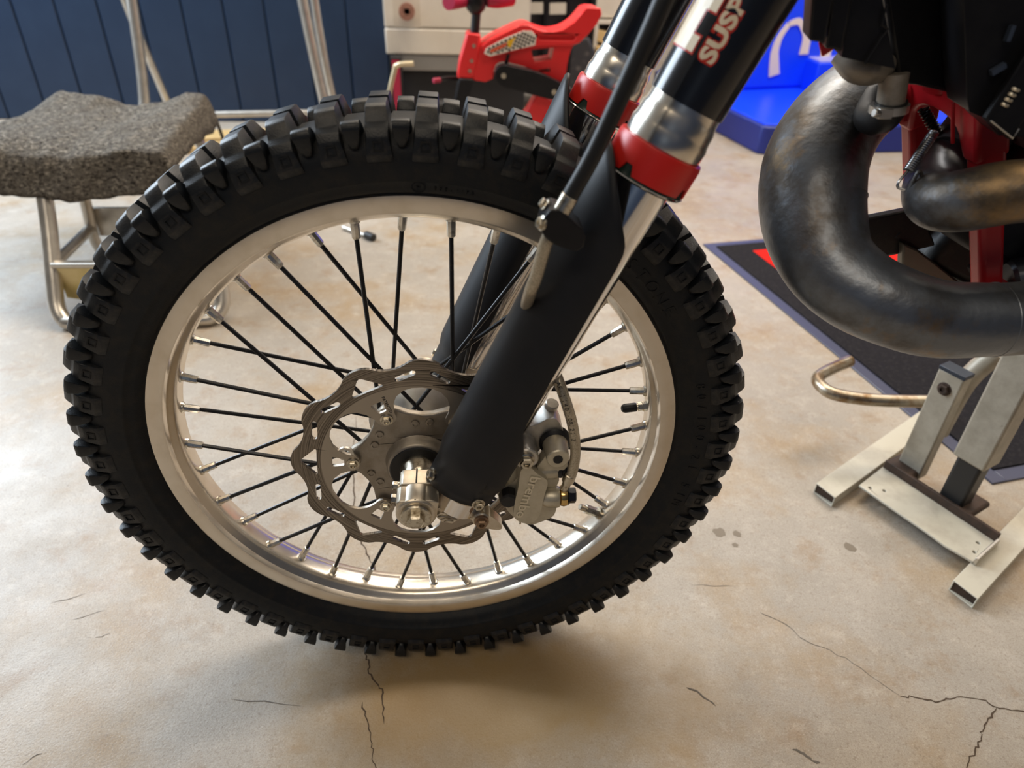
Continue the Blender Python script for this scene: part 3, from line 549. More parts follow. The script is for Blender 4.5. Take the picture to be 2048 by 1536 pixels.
G().plate(rnd([(0.0990, 0.4300), (0.1036, 0.4330), (0.1149, 0.4347), (0.1244, 0.4430), (0.1344, 0.4418), (0.1430, 0.4194), (0.1238, 0.4090), (0.1165, 0.4032), (0.1171, 0.393), (0.1118, 0.385), (0.0972, 0.3865), (0.098, 0.4056)]), -0.101, -0.078).build('caliper_bracket', M_cast, calip, bevel=0.003, seg=3)
G().cyl((0.1292, -0.084, 0.4425), (0.1302, -0.086, 0.4490), 0.0065, 18, bev=0.001).build('bracket_boss', M_cast, calip)
G().cyl((0.1035, -0.098, 0.4130), (0.1035, -0.1240, 0.4130), 0.0118, 28, bev=0.0012).build('mount_boss', M_cast, calip)
G().hexbolt((0.1035, -0.1240, 0.4130), (0, -1, 0), 0.0066, 0.0072, 1.2).build('mount_bolt', M_bolt, calip, sharp=25)
G().lathe((0.120, -0.112, 0.3905), (1, -0.05, 0.05), [(0, 0.0105), (0.014, 0.0098), (0.0155, 0.0088)], 24).build('bleed_boss', M_cal, calip)
G().lathe((0.1345, -0.1135, 0.3915), (1, -0.05, 0.05), [(0, 0.0078), (0.002, 0.0088), (0.0045, 0.0088), (0.0055, 0.0068), (0.008, 0.0068), (0.009, 0.0082), (0.013, 0.0082), (0.0145, 0.0070), (0.0145, 0.001)], 24).build('bleed_cap', M_rubb, calip)
G().lathe((0.112, -0.118, 0.3600), (1, -0.05, 0.03), [(0, 0.003), (0.014, 0.0105), (0.0245, 0.0108), (0.0265, 0.0098)], 26).build('banjo_boss', M_cal, calip)
G().lathe((0.1378, -0.1185, 0.3612), (1, 0, 0), [(0, 0.0075), (0.0015, 0.0098), (0.0045, 0.0105), (0.0075, 0.0098), (0.009, 0.0075)], 26).build('banjo_fitting', M_brass, calip)
G().lathe((0.1466, -0.1185, 0.3612), (1, 0, 0), [(0, 0.0092), (0.0015, 0.0092), (0.0018, 0.0078), (0.0068, 0.0078), (0.0078, 0.0068)], 6).build('banjo_bolt', M_tube, calip, sharp=20)
G().cyl((0.1425, -0.1190, 0.370), (0.1462, -0.1208, 0.388), 0.0042, 16).cyl((0.1448, -0.120, 0.381), (0.1470, -0.1212, 0.392), 0.0060, 16, bev=0.0008).build('hose_crimp', M_bolt, calip)
G().lathe((0.0885, -0.100, 0.3630), (0, -1, 0), [(0, 0.0105), (0.014, 0.0105), (0.016, 0.0098)], 26).build('pad_pin_boss', M_cal, calip)
G().lathe((0.0885, -0.115, 0.3630), (0, -1, 0), [(0, 0.0092), (0.010, 0.0088), (0.0125, 0.0070), (0.0125, 0.001)], 8).build('rubber_plug', M_rubb, calip, sharp=25)
G().tube([(0.108, -0.112, 0.3280), (0.113, -0.112, 0.3240), (0.119, -0.112, 0.3260)], 0.0014, 8, 4).tube([(0.108, -0.112, 0.3280), (0.103, -0.113, 0.3260), (0.1020, -0.113, 0.3190)], 0.0011, 8, 4).lathe((0.1115, -0.108, 0.3240), (0, -1, 0), [(0, 0.0035), (0.007, 0.0035), (0.008, 0.0025)], 12).build('pad_clip', M_bolt, calip)
v, f = text_geo('brembo', 0.0165, 0.0012, 0.0002, 0.0, 1.0); w = max(p.x for p in v)
d0 = Vec((-0.0135, 0, -0.0540)).normalized(); u1 = Vec((-d0.z, 0, d0.x)); u1 = u1 if u1.x > 0 else -u1
G().add([Vec((0.1085, -0.1281, 0.3975))+d0*(p.x*0.0545/w)+u1*(p.y*0.85)+Vec((0, -p.z, 0)) for p in v], f).build('cast_lettering', mat('worn_letter_edges', (0.74, 0.68, 0.55), 0.8, 0.30), calip, sharp=20)

# ---- frame, exhaust, radiators, engine
def beam(P, w, h, y0): pass
arch = []
for i in range(13):
    a = pi*i/12; arch.append((-0.038*cos(a), -0.018+0.016*sin(a)))
FD = Vec((0.378, 0, -0.926)); FU = Vec((0.926, 0, 0.378))     # down-tube direction and its front-to-back normal
def fr(s, y, n): return Vec((0.4480, 0, 0.7200))+FD*s+Vec((0, y, 0))+FU*n
g = G(); topc = [(-0.062, 0.0), (0.062, 0.0)]
outl = [(-0.0625, 0.060), (-0.0625, 0.012), (-0.056, 0.0), (0.056, 0.0), (0.0625, 0.012), (0.0625, 0.060), (0.042, 0.060)]+[(0.037*cos(pi*i/12), 0.046-0.020*sin(pi*i/12)) for i in range(13)]+[(-0.042, 0.060)]
n = len(outl); tri = tessellate_polygon([[Vec((a, b, 0)) for a, b in outl]])
v = [fr(b, a, 0.004) for a, b in outl]+[fr(b, a, 0.032) for a, b in outl]
g.add(v, [tuple(t) for t in tri]+[tuple(i+n for i in reversed(t)) for t in tri]+[(i, (i+1) % n, n+(i+1) % n, n+i) for i in range(n)])
frame = g.build('frame_yoke', M_redf, bike, bevel=0.004, seg=3)
for y in (-0.052, 0.052):
    P = []
    for s in (0.050, 0.205):
        e = 1 if s < 0.1 else 0.9; yy = y*(1 if s < 0.1 else 1.15)
        P += [fr(s, yy-0.0105*e, 0.006), fr(s, yy+0.0105*e, 0.006), fr(s, yy+0.0105*e, 0.030*e), fr(s, yy-0.0105*e, 0.030*e)]
    G().hexa(P).build('frame_downtube', M_redf, frame, bevel=0.005, seg=3)
    G().tube([fr(0.195, y*1.12, 0.020), fr(0.235, y*1.15, 0.045), (0.60, y*1.2, 0.505), (0.70, y*1.3, 0.495), (0.85, y*1.4, 0.495)], 0.0165, 18, 5).build('frame_cradle', M_redf, frame)
    G().tube([fr(0.010, y*0.72, -0.0005), fr(0.045, y*0.72, -0.0008)], 0.0016, 8).build('weld_bead', M_redf, frame)
G().tube([fr(0.078, -0.053+0.0130*cos(a)*1.15, 0.018+0.0155*sin(a)) for a in [2*pi*k/24 for k in range(24)]], 0.0019, 8, closed=True).build('cable_tie', M_rubb, frame)
G().cyl(fr(-0.30, 0, 0.02), fr(0.01, 0, 0.02), 0.022, 20).build('head_downtube', M_redf, bike)
ch = G().tube([(0.640, -0.108, 0.600), (0.615, -0.103, 0.563), (0.5718, -0.1, 0.5467), (0.5466, -0.1, 0.5429), (0.511, -0.1, 0.5413), (0.4687, -0.095, 0.540), (0.4309, -0.088, 0.5482), (0.4025, -0.070, 0.5567), (0.3832, -0.045, 0.5708), (0.3762, -0.015, 0.594), (0.3767, 0.010, 0.6211), (0.3867, 0.035, 0.6442), (0.4084, 0.060, 0.6672), (0.4411, 0.085, 0.6861), (0.4841, 0.110, 0.705), (0.56, 0.14, 0.73), (0.66, 0.15, 0.75)],
    [0.027, 0.029, 0.0317, 0.0326, 0.0330, 0.0348, 0.0358, 0.0376, 0.0400, 0.0455, 0.0475, 0.0472, 0.0449, 0.0423, 0.0401, 0.037, 0.033], 40, 6).build('expansion_chamber', M_pipe, bike)
def seam(c, ax, r): return G().tube([c+(perp(ax)[0]*cos(a)+perp(ax)[1]*sin(a))*r for a in [2*pi*k/40 for k in range(40)]], 0.0007, 6, closed=True)
seam(Vec((0.3765, 0.000, 0.6100)), Vec((0.0, 0.55, 0.62)), 0.0464).build('weld_seam', M_pipe, ch)
seam(Vec((0.5180, -0.1000, 0.5415)), Vec((1, 0, 0.03)), 0.0328).build('weld_seam', M_pipe, ch)
hp = G().tube([(0.5006, 0.000, 0.6687), (0.4762, -0.015, 0.6506), (0.4540, -0.045, 0.6410), (0.4425, -0.075, 0.6409), (0.4480, -0.095, 0.6480), (0.4640, -0.105, 0.6565), (0.4851, -0.110, 0.6615), (0.540, -0.112, 0.664), (0.600, -0.112, 0.650), (0.634, -0.110, 0.625), (0.640, -0.108, 0.600)], [0.0208, 0.0220, 0.0225, 0.0233, 0.0245, 0.0248, 0.0243, 0.0245, 0.025, 0.026, 0.027], 32, 7).build('header_pipe', M_pipe, bike)
G().lathe((0.5130, 0.000, 0.6830), (-0.62, -0.35, -0.70), [(0, 0.029), (0.010, 0.029), (0.022, 0.0285), (0.024, 0.0255), (0.030, 0.0255), (0.031, 0.027), (0.034, 0.027), (0.035, 0.024)], 32).build('exhaust_flange', mat('grey_flange', (0.10, 0.10, 0.11), 0.7, 0.42), hp)
def coil(p0, p1, r, turns, w):
    p0, p1 = Vec(p0), Vec(p1); d = p1-p0; u, q = perp(d); return [p0+d*(k/(turns*10))+(u*cos(2*pi*k/10)+q*sin(2*pi*k/10))*r for k in range(turns*10+1)]
g = G().tube(coil((0.4497, -0.030, 0.6853), (0.4281, -0.045, 0.6568), 0.0034, 19, 0.0011), 0.0011, 6)
g.tube([(0.4281, -0.045, 0.6568), (0.4230, -0.048, 0.6520), (0.4196, -0.050, 0.6478), (0.4205, -0.051, 0.6440), (0.4260, -0.055, 0.6430)], 0.0012, 8, 4); g.build('exhaust_spring', mat('spring_steel', (0.45, 0.45, 0.46), 1, 0.3), hp)
G().tube(coil((0.4600, 0.012, 0.6950), (0.4780, -0.005, 0.6700), 0.0038, 12, 0.0012), 0.0012, 6).build('exhaust_spring', mat('spring_dark', (0.03, 0.03, 0.03), 0.8, 0.4), hp)
G().tube([(0.4235, -0.062, 0.6400), (0.4246, -0.062, 0.6571), (0.4265, -0.062, 0.6612), (0.4300, -0.062, 0.6572), (0.4300, -0.062, 0.6440)], 0.0017, 8, 5).build('spring_hook', M_pipe, hp)
# chamber mount and dark engine behind
G().lathe((0.4880, 0.040, 0.5700), (-0.55, -0.7, 0.35), [(0, 0.016), (0.012, 0.016), (0.018, 0.011), (0.020, 0.002)], 20).build('rubber_mount', M_rubb, bike)
G().plate([(0.43, 0.585), (0.50, 0.60), (0.53, 0.56), (0.47, 0.545), (0.42, 0.555)], 0.02, 0.032).build('chamber_bracket', M_dk, bike, bevel=0.003)
eng = G().box((0.80, 0.01, 0.62), (0.22, 0.20, 0.22)).lathe((0.585, 0, 0.66), (0.42, 0, 0.9), [(-0.10, 0.05), (-0.04, 0.052), (0.12, 0.052), (0.14, 0.04)], 24).build('engine_block', M_dk, bike, bevel=0.012, seg=3)
for k in range(7): G().lathe((0.585, 0, 0.66), (0.42, 0, 0.9), [(-0.03+k*0.02, 0.05), (-0.03+k*0.02, 0.066), (-0.025+k*0.02, 0.066), (-0.025+k*0.02, 0.05)], 28).build('cooling_fin', M_dk, eng)
G().lathe((0.575, -0.062, 0.592), (-0.35, -0.9, 0.2), [(0, 0.009), (0.010, 0.009), (0.011, 0.007)], 6).build('engine_bolt', M_bolt, eng, sharp=20)
G().cyl((0.555, -0.055, 0.560), (0.64, -0.07, 0.590), 0.017, 20, bev=0.003).build('clutch_cylinder', mat('worn_grey_metal', (0.18, 0.19, 0.21), 0.7, 0.35), eng)
G().plate([(0.488, 0.566), (0.505, 0.560), (0.53, 0.545), (0.575, 0.517), (0.66, 0.485), (0.65, 0.475), (0.555, 0.495), (0.515, 0.520), (0.498, 0.535)], 0.012, 0.024).build('skid_plate', mat('scuffed_skid_plate', (0.17, 0.155, 0.13), 0.5, 0.5), bike, bevel=0.002)
G().box((0.60, 0.045, 0.575), (0.11, 0.05, 0.13), Matrix.Rotation(0.4, 3, 'Y')).build('crankcase_front', M_dk, eng, bevel=0.012, seg=3)
for (p, q, r) in (((0.545, -0.02, 0.55), (0.62, -0.03, 0.61), 0.008),): G().cyl(p, q, r, 14, bev=0.002).build('engine_hose', M_dk, eng)
# radiator louvres, tank and pipe work
def fin(poly, y0, y1, nm, par, bv=0.0014): return G().plate(poly, y0, y1).build(nm, M_blk, par, bevel=bv, seg=2)
rad_ = fin([(0.3516, 0.8111), (0.3667, 0.7832), (0.3923, 0.7347), (0.3976, 0.7250), (0.4139, 0.7241), (0.4595, 0.7158), (0.4450, 0.80), (0.43, 0.95), (0.33, 0.95)], -0.042, 0.045, 'radiator_shroud', bike, 0.003)
def slab(poly, y, yb, nm):      # louvre blade: front edge at y, trailing edge deeper
    n = len(poly); cx = sum(p[0] for p in poly)/n
    v = [Vec((x, y, z)) for x, z in poly]+[Vec((x+0.012, yb, z)) for x, z in poly]
    tri = tessellate_polygon([[Vec((x, z, 0)) for x, z in poly]])
    return G().add(v, [tuple(t) for t in tri]+[tuple(i+n for i in reversed(t)) for t in tri]+[(i, (i+1) % n, n+(i+1) % n, n+i) for i in range(n)]).build(nm, M_blk, rad_, bevel=0.0016, seg=2)
slab([(0.2600, 0.88), (0.2780, 0.88), (0.2925, 0.7884), (0.2942, 0.7618), (0.2897, 0.7631), (0.2828, 0.7638)], -0.110, -0.070, 'radiator_louver')
slab([(0.2830, 0.88), (0.2990, 0.88), (0.3106, 0.7879), (0.3131, 0.7560), (0.3052, 0.7577), (0.3005, 0.7577)], -0.100, -0.060, 'radiator_louver')
slab([(0.3040, 0.88), (0.3180, 0.88), (0.3370, 0.7875), (0.3617, 0.7441), (0.3390, 0.7477), (0.3188, 0.7512)], -0.090, -0.050, 'radiator_louver')
G().tube([(0.3360, -0.0925, 0.7475), (0.3427, -0.0925, 0.7646), (0.3460, -0.0925, 0.7700), (0.3400, -0.0925, 0.7725), (0.3395, -0.0925, 0.7850)], 0.0008, 6).build('louver_crease', M_blk, rad_)
slab([(0.3700, 0.83), (0.3896, 0.7895), (0.4173, 0.7279), (0.4240, 0.7170), (0.4346, 0.7137), (0.4545, 0.7001), (0.4738, 0.6992), (0.52, 0.6990), (0.52, 0.88), (0.37, 0.88)], -0.098, -0.050, 'radiator_guard')
g = G().add([(0.4300, -0.104, 0.7145), (0.4550, -0.106, 0.7000), (0.4700, -0.106, 0.76), (0.4480, -0.104, 0.7800), (0.4300, -0.110, 0.7145), (0.4550, -0.112, 0.7000), (0.4700, -0.110, 0.76), (0.4480, -0.108, 0.7800)], [(0, 3, 2, 1), (4, 5, 6, 7), (0, 1, 5, 4), (1, 2, 6, 5), (2, 3, 7, 6), (3, 0, 4, 7)]); g.build('guard_rib', M_blk, rad_, bevel=0.001)
G().tube([(0.4330, -0.1115, 0.7140), (0.4545, -0.1130, 0.7020), (0.4560, -0.1130, 0.7090)], 0.0007, 6).build('guard_edge', M_alst, rad_)
for k in range(4): G().lathe((0.4400+0.0012*k, -0.108, 0.7235+0.0035*k), (0.3, 0, 1), [(0, 0.0038), (0.0010, 0.0044), (0.0022, 0.0038)], 14).build('spring_coil', M_bolt, rad_)
G().box((0.4295, -0.101, 0.7700), (0.003, 0.004, 0.010)).build('radiator_clip', mat('blue_glint_clip', (0.10, 0.13, 0.19), 0.7, 0.35), rad_); G().box((0.4310, -0.101, 0.7470), (0.010, 0.004, 0.004), Matrix.Rotation(-0.6, 3, 'Y')).build('radiator_clip', mat('blue_glint_clip', (0.10, 0.13, 0.19), 0.7, 0.35), rad_)  # small bluish highlights put into the clip colour
slab([(0.3030, 0.7600), (0.3200, 0.7570), (0.3091, 0.7490)], -0.080, -0.060, 'shroud_tip').data.materials[0] = M_redf
tk = G().tube([(0.3480, -0.030, 0.7450), (0.3600, -0.040, 0.7370), (0.3740, -0.040, 0.7360), (0.3830, -0.036, 0.7380), (0.3860, -0.030, 0.7390)], [0.009, 0.0125, 0.0125, 0.0100, 0.006], 22, 5).build('radiator_tank', M_dirty, bike)
G().cyl((0.3900, -0.044, 0.7330), (0.3935, -0.046, 0.7080), 0.0108, 22).build('radiator_outlet', M_dirty, tk)
hs = G().tube([(0.3930, -0.046, 0.7130), (0.3945, -0.044, 0.7040), (0.3985, -0.030, 0.6950), (0.4050, 0.00, 0.6900), (0.43, 0.04, 0.700)], 0.0125, 20, 5).build('coolant_hose', M_rubb, bike)
G().lathe((0.3925, -0.046, 0.7105), (0.12, 0, -1), [(0, 0.0140), (0, 0.0150), (0.006, 0.0150), (0.006, 0.0140)], 28).build('hose_band', M_alst, hs)
G().box((0.3835, -0.0570, 0.7060), (0.012, 0.007, 0.008)).cyl((0.3790, -0.0580, 0.7060), (0.3735, -0.0590, 0.7065), 0.0036, 6).build('band_screw', M_alst, hs, bevel=0.0008)
G().box((0.47, 0.0, 0.90), (0.20, 0.16, 0.10)).build('bike_bodywork', M_blk, bike, bevel=0.01)

# ================================================================== lift stand
st = thing('lift_stand', 'worn white steel motorcycle lift stand with foot lever under the exhaust', 'lift stand', (0.83, 0.2, 0))
def S(g, nm, m, **k): 
    o = g.build(nm, m, st, **k); o.location = -Vec(st.location); return o
U = Vec((0.835, 0.550, 0)).normalized(); Vp = Vec((0.40, -0.916, 0)).normalized()
def rtube(p, d, L, w, h, side):      # hollow rectangular tube with an open end
    p = Vec((*p, 0)); d = d.normalized(); g = G(); t = 0.0022
    a, b = side*0, side*w
    def sec(q, o, z0, z1): return [q+side*o+Vec((0, 0, z0)), q+side*(w-o)+Vec((0, 0, z0)), q+side*(w-o)+Vec((0, 0, z1)), q+side*o+Vec((0, 0, z1))]
    o0, i0, i1, o1 = sec(p, 0, 0, h), sec(p, t, t, h-t), sec(p+d*0.06, t, t, h-t), sec(p+d*L, 0, 0, h)
    v = o0+i0+i1+o1; f = []
    for k in range(4):
        n = (k+1) % 4; f += [(k, n, 4+n, 4+k), (4+k, 4+n, 8+n, 8+k), (k, n, 12+n, 12+k)]
    f += [(8, 9, 10, 11), (12, 13, 14, 15)]; return g.add(v, f)
sd = Vec((0.40, -0.916, 0)).normalized()
S(rtube((0.6585, 0.2525), U, 0.42, 0.041, 0.022, sd), 'base_tube', M_stw, bevel=0.0008)
S(rtube((0.7735, 0.0345), Vec((0.83, 0.56, 0)), 0.42, 0.039, 0.022, sd), 'base_tube', M_stw, bevel=0.0008)
for p, w in (((0.6585, 0.2525, 0.011), 0.0205), ((0.7735, 0.0345, 0.011), 0.0195)): S(G().box(Vec(p)+U*0.005+sd*w, (0.001, 0.036, 0.017), Matrix.Rotation(math.atan2(U.y, U.x), 3, 'Z')), 'tube_inside_sheet', M_rust, flat=True)  # sheet added in the open end for the tube's dark, rusty inside
# bridge plate with folded rim and holes
pl = [(0.7278, 0.2394), (0.7944, 0.2846), (0.8835, 0.1019), (0.8215, 0.0637), (0.797, 0.098), (0.784, 0.128), (0.756, 0.182)]
def loc2(x, y): return (x, y)
hol = []
for hx, hy in ((0.744, 0.232), (0.7650, 0.224), (0.8540, 0.1010), (0.8360, 0.0830)): hol.append([(hx+0.0032*cos(2*pi*k/10), hy+0.0032*sin(2*pi*k/10)) for k in range(10)])
tri = G().plate(pl, 0.0265, 0.0225, hol); tri.v = [Vec((p.x, p.z, p.y)) for p in tri.v]
S(tri, 'bridge_plate', M_stw, bevel=0.0008)
e0, e1 = Vec((0.7944, 0.2846, 0)), Vec((0.8835, 0.1019, 0)); dn = (e1-e0).normalized(); nr = Vec((dn.y, -dn.x, 0)); nr = nr if nr.x > 0 else -nr
P = [e0+Vec((0, 0, 0.022)), e1+Vec((0, 0, 0.022)), e1+nr*0.006+Vec((0, 0, 0.022)), e0+nr*0.006+Vec((0, 0, 0.022))]; S(G().hexa(P+[p+Vec((0, 0, 0.020)) for p in P]), 'plate_lip', M_rust, bevel=0.001)
e2 = Vec((0.8215, 0.0637, 0)); d2 = (e1-e2); P = [e2+Vec((0, 0, 0.022)), e1+Vec((0, 0, 0.022)), e1+dn*0.005+Vec((0, 0, 0.022)), e2+dn*0.005+Vec((0, 0, 0.022))]; S(G().hexa(P+[p+Vec((0, 0, 0.014)) for p in P]), 'plate_fold', M_alst, bevel=0.001)
def post(p, w, d, z0, z1, nm, m, bv=0.003):
    p = Vec((*p, 0)); a = dn*w/2; b = nr*d/2; q = [p-a-b, p+a-b, p+a+b, p-a+b]
    return S(G().hexa([x+Vec((0, 0, z0)) for x in q]+[x+Vec((0, 0, z1)) for x in q]), nm, m, bevel=bv, seg=3)
post((0.8420, 0.2745), 0.043, 0.026, 0.024, 0.235, 'lever_post', M_stg)
post((0.8420, 0.2745), 0.044, 0.027, 0.233, 0.240, 'post_cap', mat('blued_steel', (0.04, 0.05, 0.07), 0.5, 0.4), 0.001)
S(G().hexbolt((0.8315, 0.2700, 0.205), -nr, 0.009, 0.007, 1.3), 'pivot_bolt', M_rust, sharp=25)
post((0.8700, 0.1930), 0.040, 0.034, 0.024, 0.125, 'inner_post', mat('dark_steel_post', (0.035, 0.034, 0.034), 0.5, 0.42), 0.005)
post((0.8700, 0.1930), 0.052, 0.046, 0.120, 0.468, 'outer_post', M_stg, 0.004)
S(G().box((0.80, 0.08, 0.474), (0.24, 0.24, 0.010)), 'support_table', M_stg, bevel=0.003)
S(G().box((0.83, 0.276, 0.032), (0.05, 0.05, 0.016), Matrix.Rotation(-1.1, 3, 'Z')).box((0.888, 0.187, 0.030), (0.05, 0.06, 0.012), Matrix.Rotation(-1.1, 3, 'Z')), 'rusty_weld', M_rust, bevel=0.006, seg=3)
S(G().tube([(0.89, 0.310, 0.148), (0.8493, 0.3179, 0.145), (0.764, 0.332, 0.14), (0.705, 0.3500, 0.14), (0.6900, 0.3750, 0.14), (0.6940, 0.4020, 0.14), (0.7200, 0.4240, 0.14), (0.7827, 0.4589, 0.14)], 0.0112, 18, 6), 'foot_lever', M_lev)
S(G().tube([(0.872, 0.290, 0.10), (0.885, 0.295, 0.20), (0.91, 0.29, 0.26)], 0.017, 18, 4), 'lever_arm', M_stg)

# ================================================================== mat
C1 = Vec((0.7895, 1.342, 0)); mu = Vec((0.9825, 0.186, 0)); mv = Vec((0.186, -0.9825, 0))
mt = thing('floor_mat', 'dark workshop floor mat with red and white stripes under the bike', 'mat', tuple(C1))
def quad(u0, u1, v0, v1, z0, z1, nm, m, bv=0.0):
    P = [mu*a+mv*b for a, b in ((u0, v0), (u1, v0), (u1, v1), (u0, v1))]
    return G().hexa([p+Vec((0, 0, z0)) for p in P]+[p+Vec((0, 0, z1)) for p in P]).build(nm, m, mt, bevel=bv)
quad(0.03, 2.2, 0.03, 1.073, 0.0005, 0.007, 'mat_pile', M_mat)
for nm, a in (('l', (0, 0.03, 0, 1.103)), ('t', (0.03, 2.2, 0, 0.03)), ('b', (0.03, 2.2, 1.073, 1.103))): quad(*a, 0.0, 0.004, 'mat_border', M_matb, 0.0015)
quad(0.12, 2.0, 0.085, 0.112, 0.007, 0.0082, 'mat_red_stripe', M_matr); quad(0.12, 0.50, 0.112, 0.46, 0.007, 0.0082, 'mat_red_panel', M_matr)
quad(0.50, 2.0, 0.112, 0.168, 0.007, 0.0083, 'mat_white_stripe', M_matw); quad(0.50, 2.0, 0.168, 0.25, 0.007, 0.0082, 'mat_red_stripe', M_matr)

# ================================================================== felt-covered aluminium stand
ss = thing('aluminium_stand', 'low aluminium tube stand holding up the grey felt', 'stand', (-0.7, 1.0, 0))
def A(g, nm, m, **k): o = g.build(nm, m, ss, **k); o.location = -Vec(ss.location); return o
A(G().tube([(-0.895, 1.035, 0.30), (-0.889, 0.985, 0.20), (-0.884, 0.925, 0.10), (-0.880, 0.892, 0.045), (-0.862, 0.872, 0.018), (-0.825, 0.866, 0.014), (-0.58, 0.876, 0.014), (-0.535, 0.882, 0.018), (-0.512, 0.905, 0.045), (-0.525, 0.945, 0.12), (-0.560, 0.99, 0.20), (-0.602, 1.04, 0.30)], 0.0175, 16, 5), 'front_frame', M_alst)
A(G().tube([(-0.897, 1.20, 0.30), (-0.905, 1.20, 0.16), (-0.912, 1.20, 0.09), (-0.905, 1.205, 0.045), (-0.885, 1.21, 0.02), (-0.84, 1.22, 0.0155), (-0.64, 1.32, 0.0155), (-0.60, 1.36, 0.05), (-0.640, 1.40, 0.22), (-0.668, 1.40, 0.305)], 0.0145, 16, 5), 'rear_frame', M_alst)
A(G().plate([(-0.905, 0.082), (-0.62, 0.082), (-0.62, 0.160), (-0.905, 0.160)], 1.215, 1.227), 'rear_cross_plate', M_alst, bevel=0.004)
A(G().plate([(-0.872, 0.048), (-0.835, 0.042), (-0.600, 0.050), (-0.545, 0.085), (-0.548, 0.128), (-0.872, 0.128)], 0.926, 0.930), 'gusset_panel', M_gold, bevel=0.001)
A(G().box((-0.71, 0.926, 0.133), (0.335, 0.022, 0.012)), 'front_cross_bar', M_alst, bevel=0.003)
A(G().cyl((-0.885, 0.945, 0.125), (-0.910, 1.20, 0.112), 0.013, 16), 'side_brace', M_alst); A(G().cyl((-0.530, 0.945, 0.125), (-0.62, 1.38, 0.130), 0.013, 16), 'side_brace', M_alst)
A(G().box((-0.785, 1.225, 0.322), (0.30, 0.32, 0.036)), 'top_plate', M_alst, bevel=0.004)
# felt: draped grid, thick
nx, ny = 70, 60; v = []; f = []
from mathutils import noise as mn
for i in range(nx+1):
    for j in range(ny+1):
        a = i/nx; b = j/ny; xl = -1.22+0.125*b; x = xl+(-0.572-0.045*b-xl)*a; 
        L_ = 0.62*b      # length from the front hem
        if L_ < 0.115: y = 1.002+0.008*sin(a*9)*(1-L_/0.115); z = 0.262+L_*0.90; y += 0.25*L_
        else: y = 1.034+(L_-0.115)*0.985; z = 0.367
        if 0.085 < L_ < 0.15: z -= 0.010*(1-abs(L_-0.1175)/0.0325)
        z += 0.020*mn.noise(Vec((x*5, y*5, 1.3)))+0.010*mn.noise(Vec((x*13, y*13, 4)))+0.0035*mn.noise(Vec((x*50, y*50, 2)))
        y += 0.006*mn.noise(Vec((x*14, z*14, 3)))
        if a > 0.93: k = (a-0.93)/0.07; z -= 0.055*k*k*(0.4+b); x -= 0.012*k
        if a < 0.36: k = (0.36-a)/0.36; z -= (0.012+0.085*(1-b)**0.7)*k*k; y -= 0.015*k*(1-b)
        z += 0.020*math.exp(-((a-0.16)/0.10)**2)*b-0.016*math.exp(-((a-0.52)/0.12)**2)*b+0.016*math.exp(-((a-0.85)/0.10)**2)*b
        if b > 0.93: k = (b-0.93)/0.07; z -= 0.045*k*k
        v.append((x, y, z))
for i in range(nx):
    for j in range(ny): q = i*(ny+1)+j; f.append((q, q+1, q+ny+2, q+ny+1))
ft = G().add(v, f).build('felt_blanket', M_felt, None, sharp=80); tag(ft, 'thick grey flecked felt draped over the aluminium stand', 'felt cloth')
q = ft.modifiers.new('thick', 'SOLIDIFY'); q.thickness = 0.009; q.offset = -1

# ================================================================== tall tube rack at the navy wall
tr = thing('tube_rack', 'tall pale tube rack standing against the navy wall behind the felt', 'rack', (-0.8, 2.3, 0))
def T(g, nm, m=None, **k): o = g.build(nm, m or M_alst, tr, **k); o.location = -Vec(tr.location); return o
T(G().tube([(-1.170, 2.20, 0.018), (-1.124, 2.26, 0.20), (-1.094, 2.30, 0.55), (-1.07, 2.34, 1.0), (-1.05, 2.36, 1.5)], 0.019, 16, 4), 'upright')
T(G().tube([(-1.118, 2.52, 0.018), (-1.127, 2.46, 0.20), (-1.165, 2.40, 0.55), (-1.19, 2.36, 1.0), (-1.2, 2.36, 1.5)], 0.015, 16, 4), 'rear_leg')
T(G().tube([(-0.405, 2.20, 0.018), (-0.455, 2.27, 0.17), (-0.500, 2.30, 0.55), (-0.53, 2.34, 1.0), (-0.55, 2.36, 1.5)], 0.019, 16, 4), 'upright')
T(G().tube([(-0.40, 2.40, 0.018), (-0.440, 2.36, 0.20), (-0.468, 2.36, 0.55), (-0.46, 2.36, 1.0), (-0.47, 2.36, 1.5)], 0.016, 16, 4), 'rear_leg')
T(G().cyl((-1.12, 2.285, 0.135), (-0.46, 2.285, 0.155), 0.0125, 16), 'cross_bar'); T(G().cyl((-1.12, 2.36, 1.48), (-0.50, 2.36, 1.48), 0.0125, 16), 'cross_bar')
wd = G().box((-0.92, 2.47, 0.011), (0.34, 0.13, 0.022), Matrix.Rotation(0.16, 3, 'Z')).build('wooden_plank', M_wood, bevel=0.003); tag(wd, 'pale wooden board on the floor close to the navy wall', 'plank')
wd = G().box((-0.93, 2.30, 0.012), (0.34, 0.09, 0.024), Matrix.Rotation(0.10, 3, 'Z')).build('wooden_plank', M_wood, bevel=0.003); tag(wd, 'short pale wooden plank on the floor just behind the felt stand', 'plank')

rd = thing('prop_rod', 'short dark rod with a rubber tip lying on the floor behind the wheel spokes', 'rod', (-0.25, 1.42, 0))
G().cyl((-0.055, 0.045, 0.008), (0.030, -0.030, 0.008), 0.006, 12).build('rod_shaft', M_alst, rd); G().cyl((0.020, -0.021, 0.0115), (0.047, -0.046, 0.0115), 0.0115, 14, bev=0.002).build('rubber_tip', M_rubb, rd)
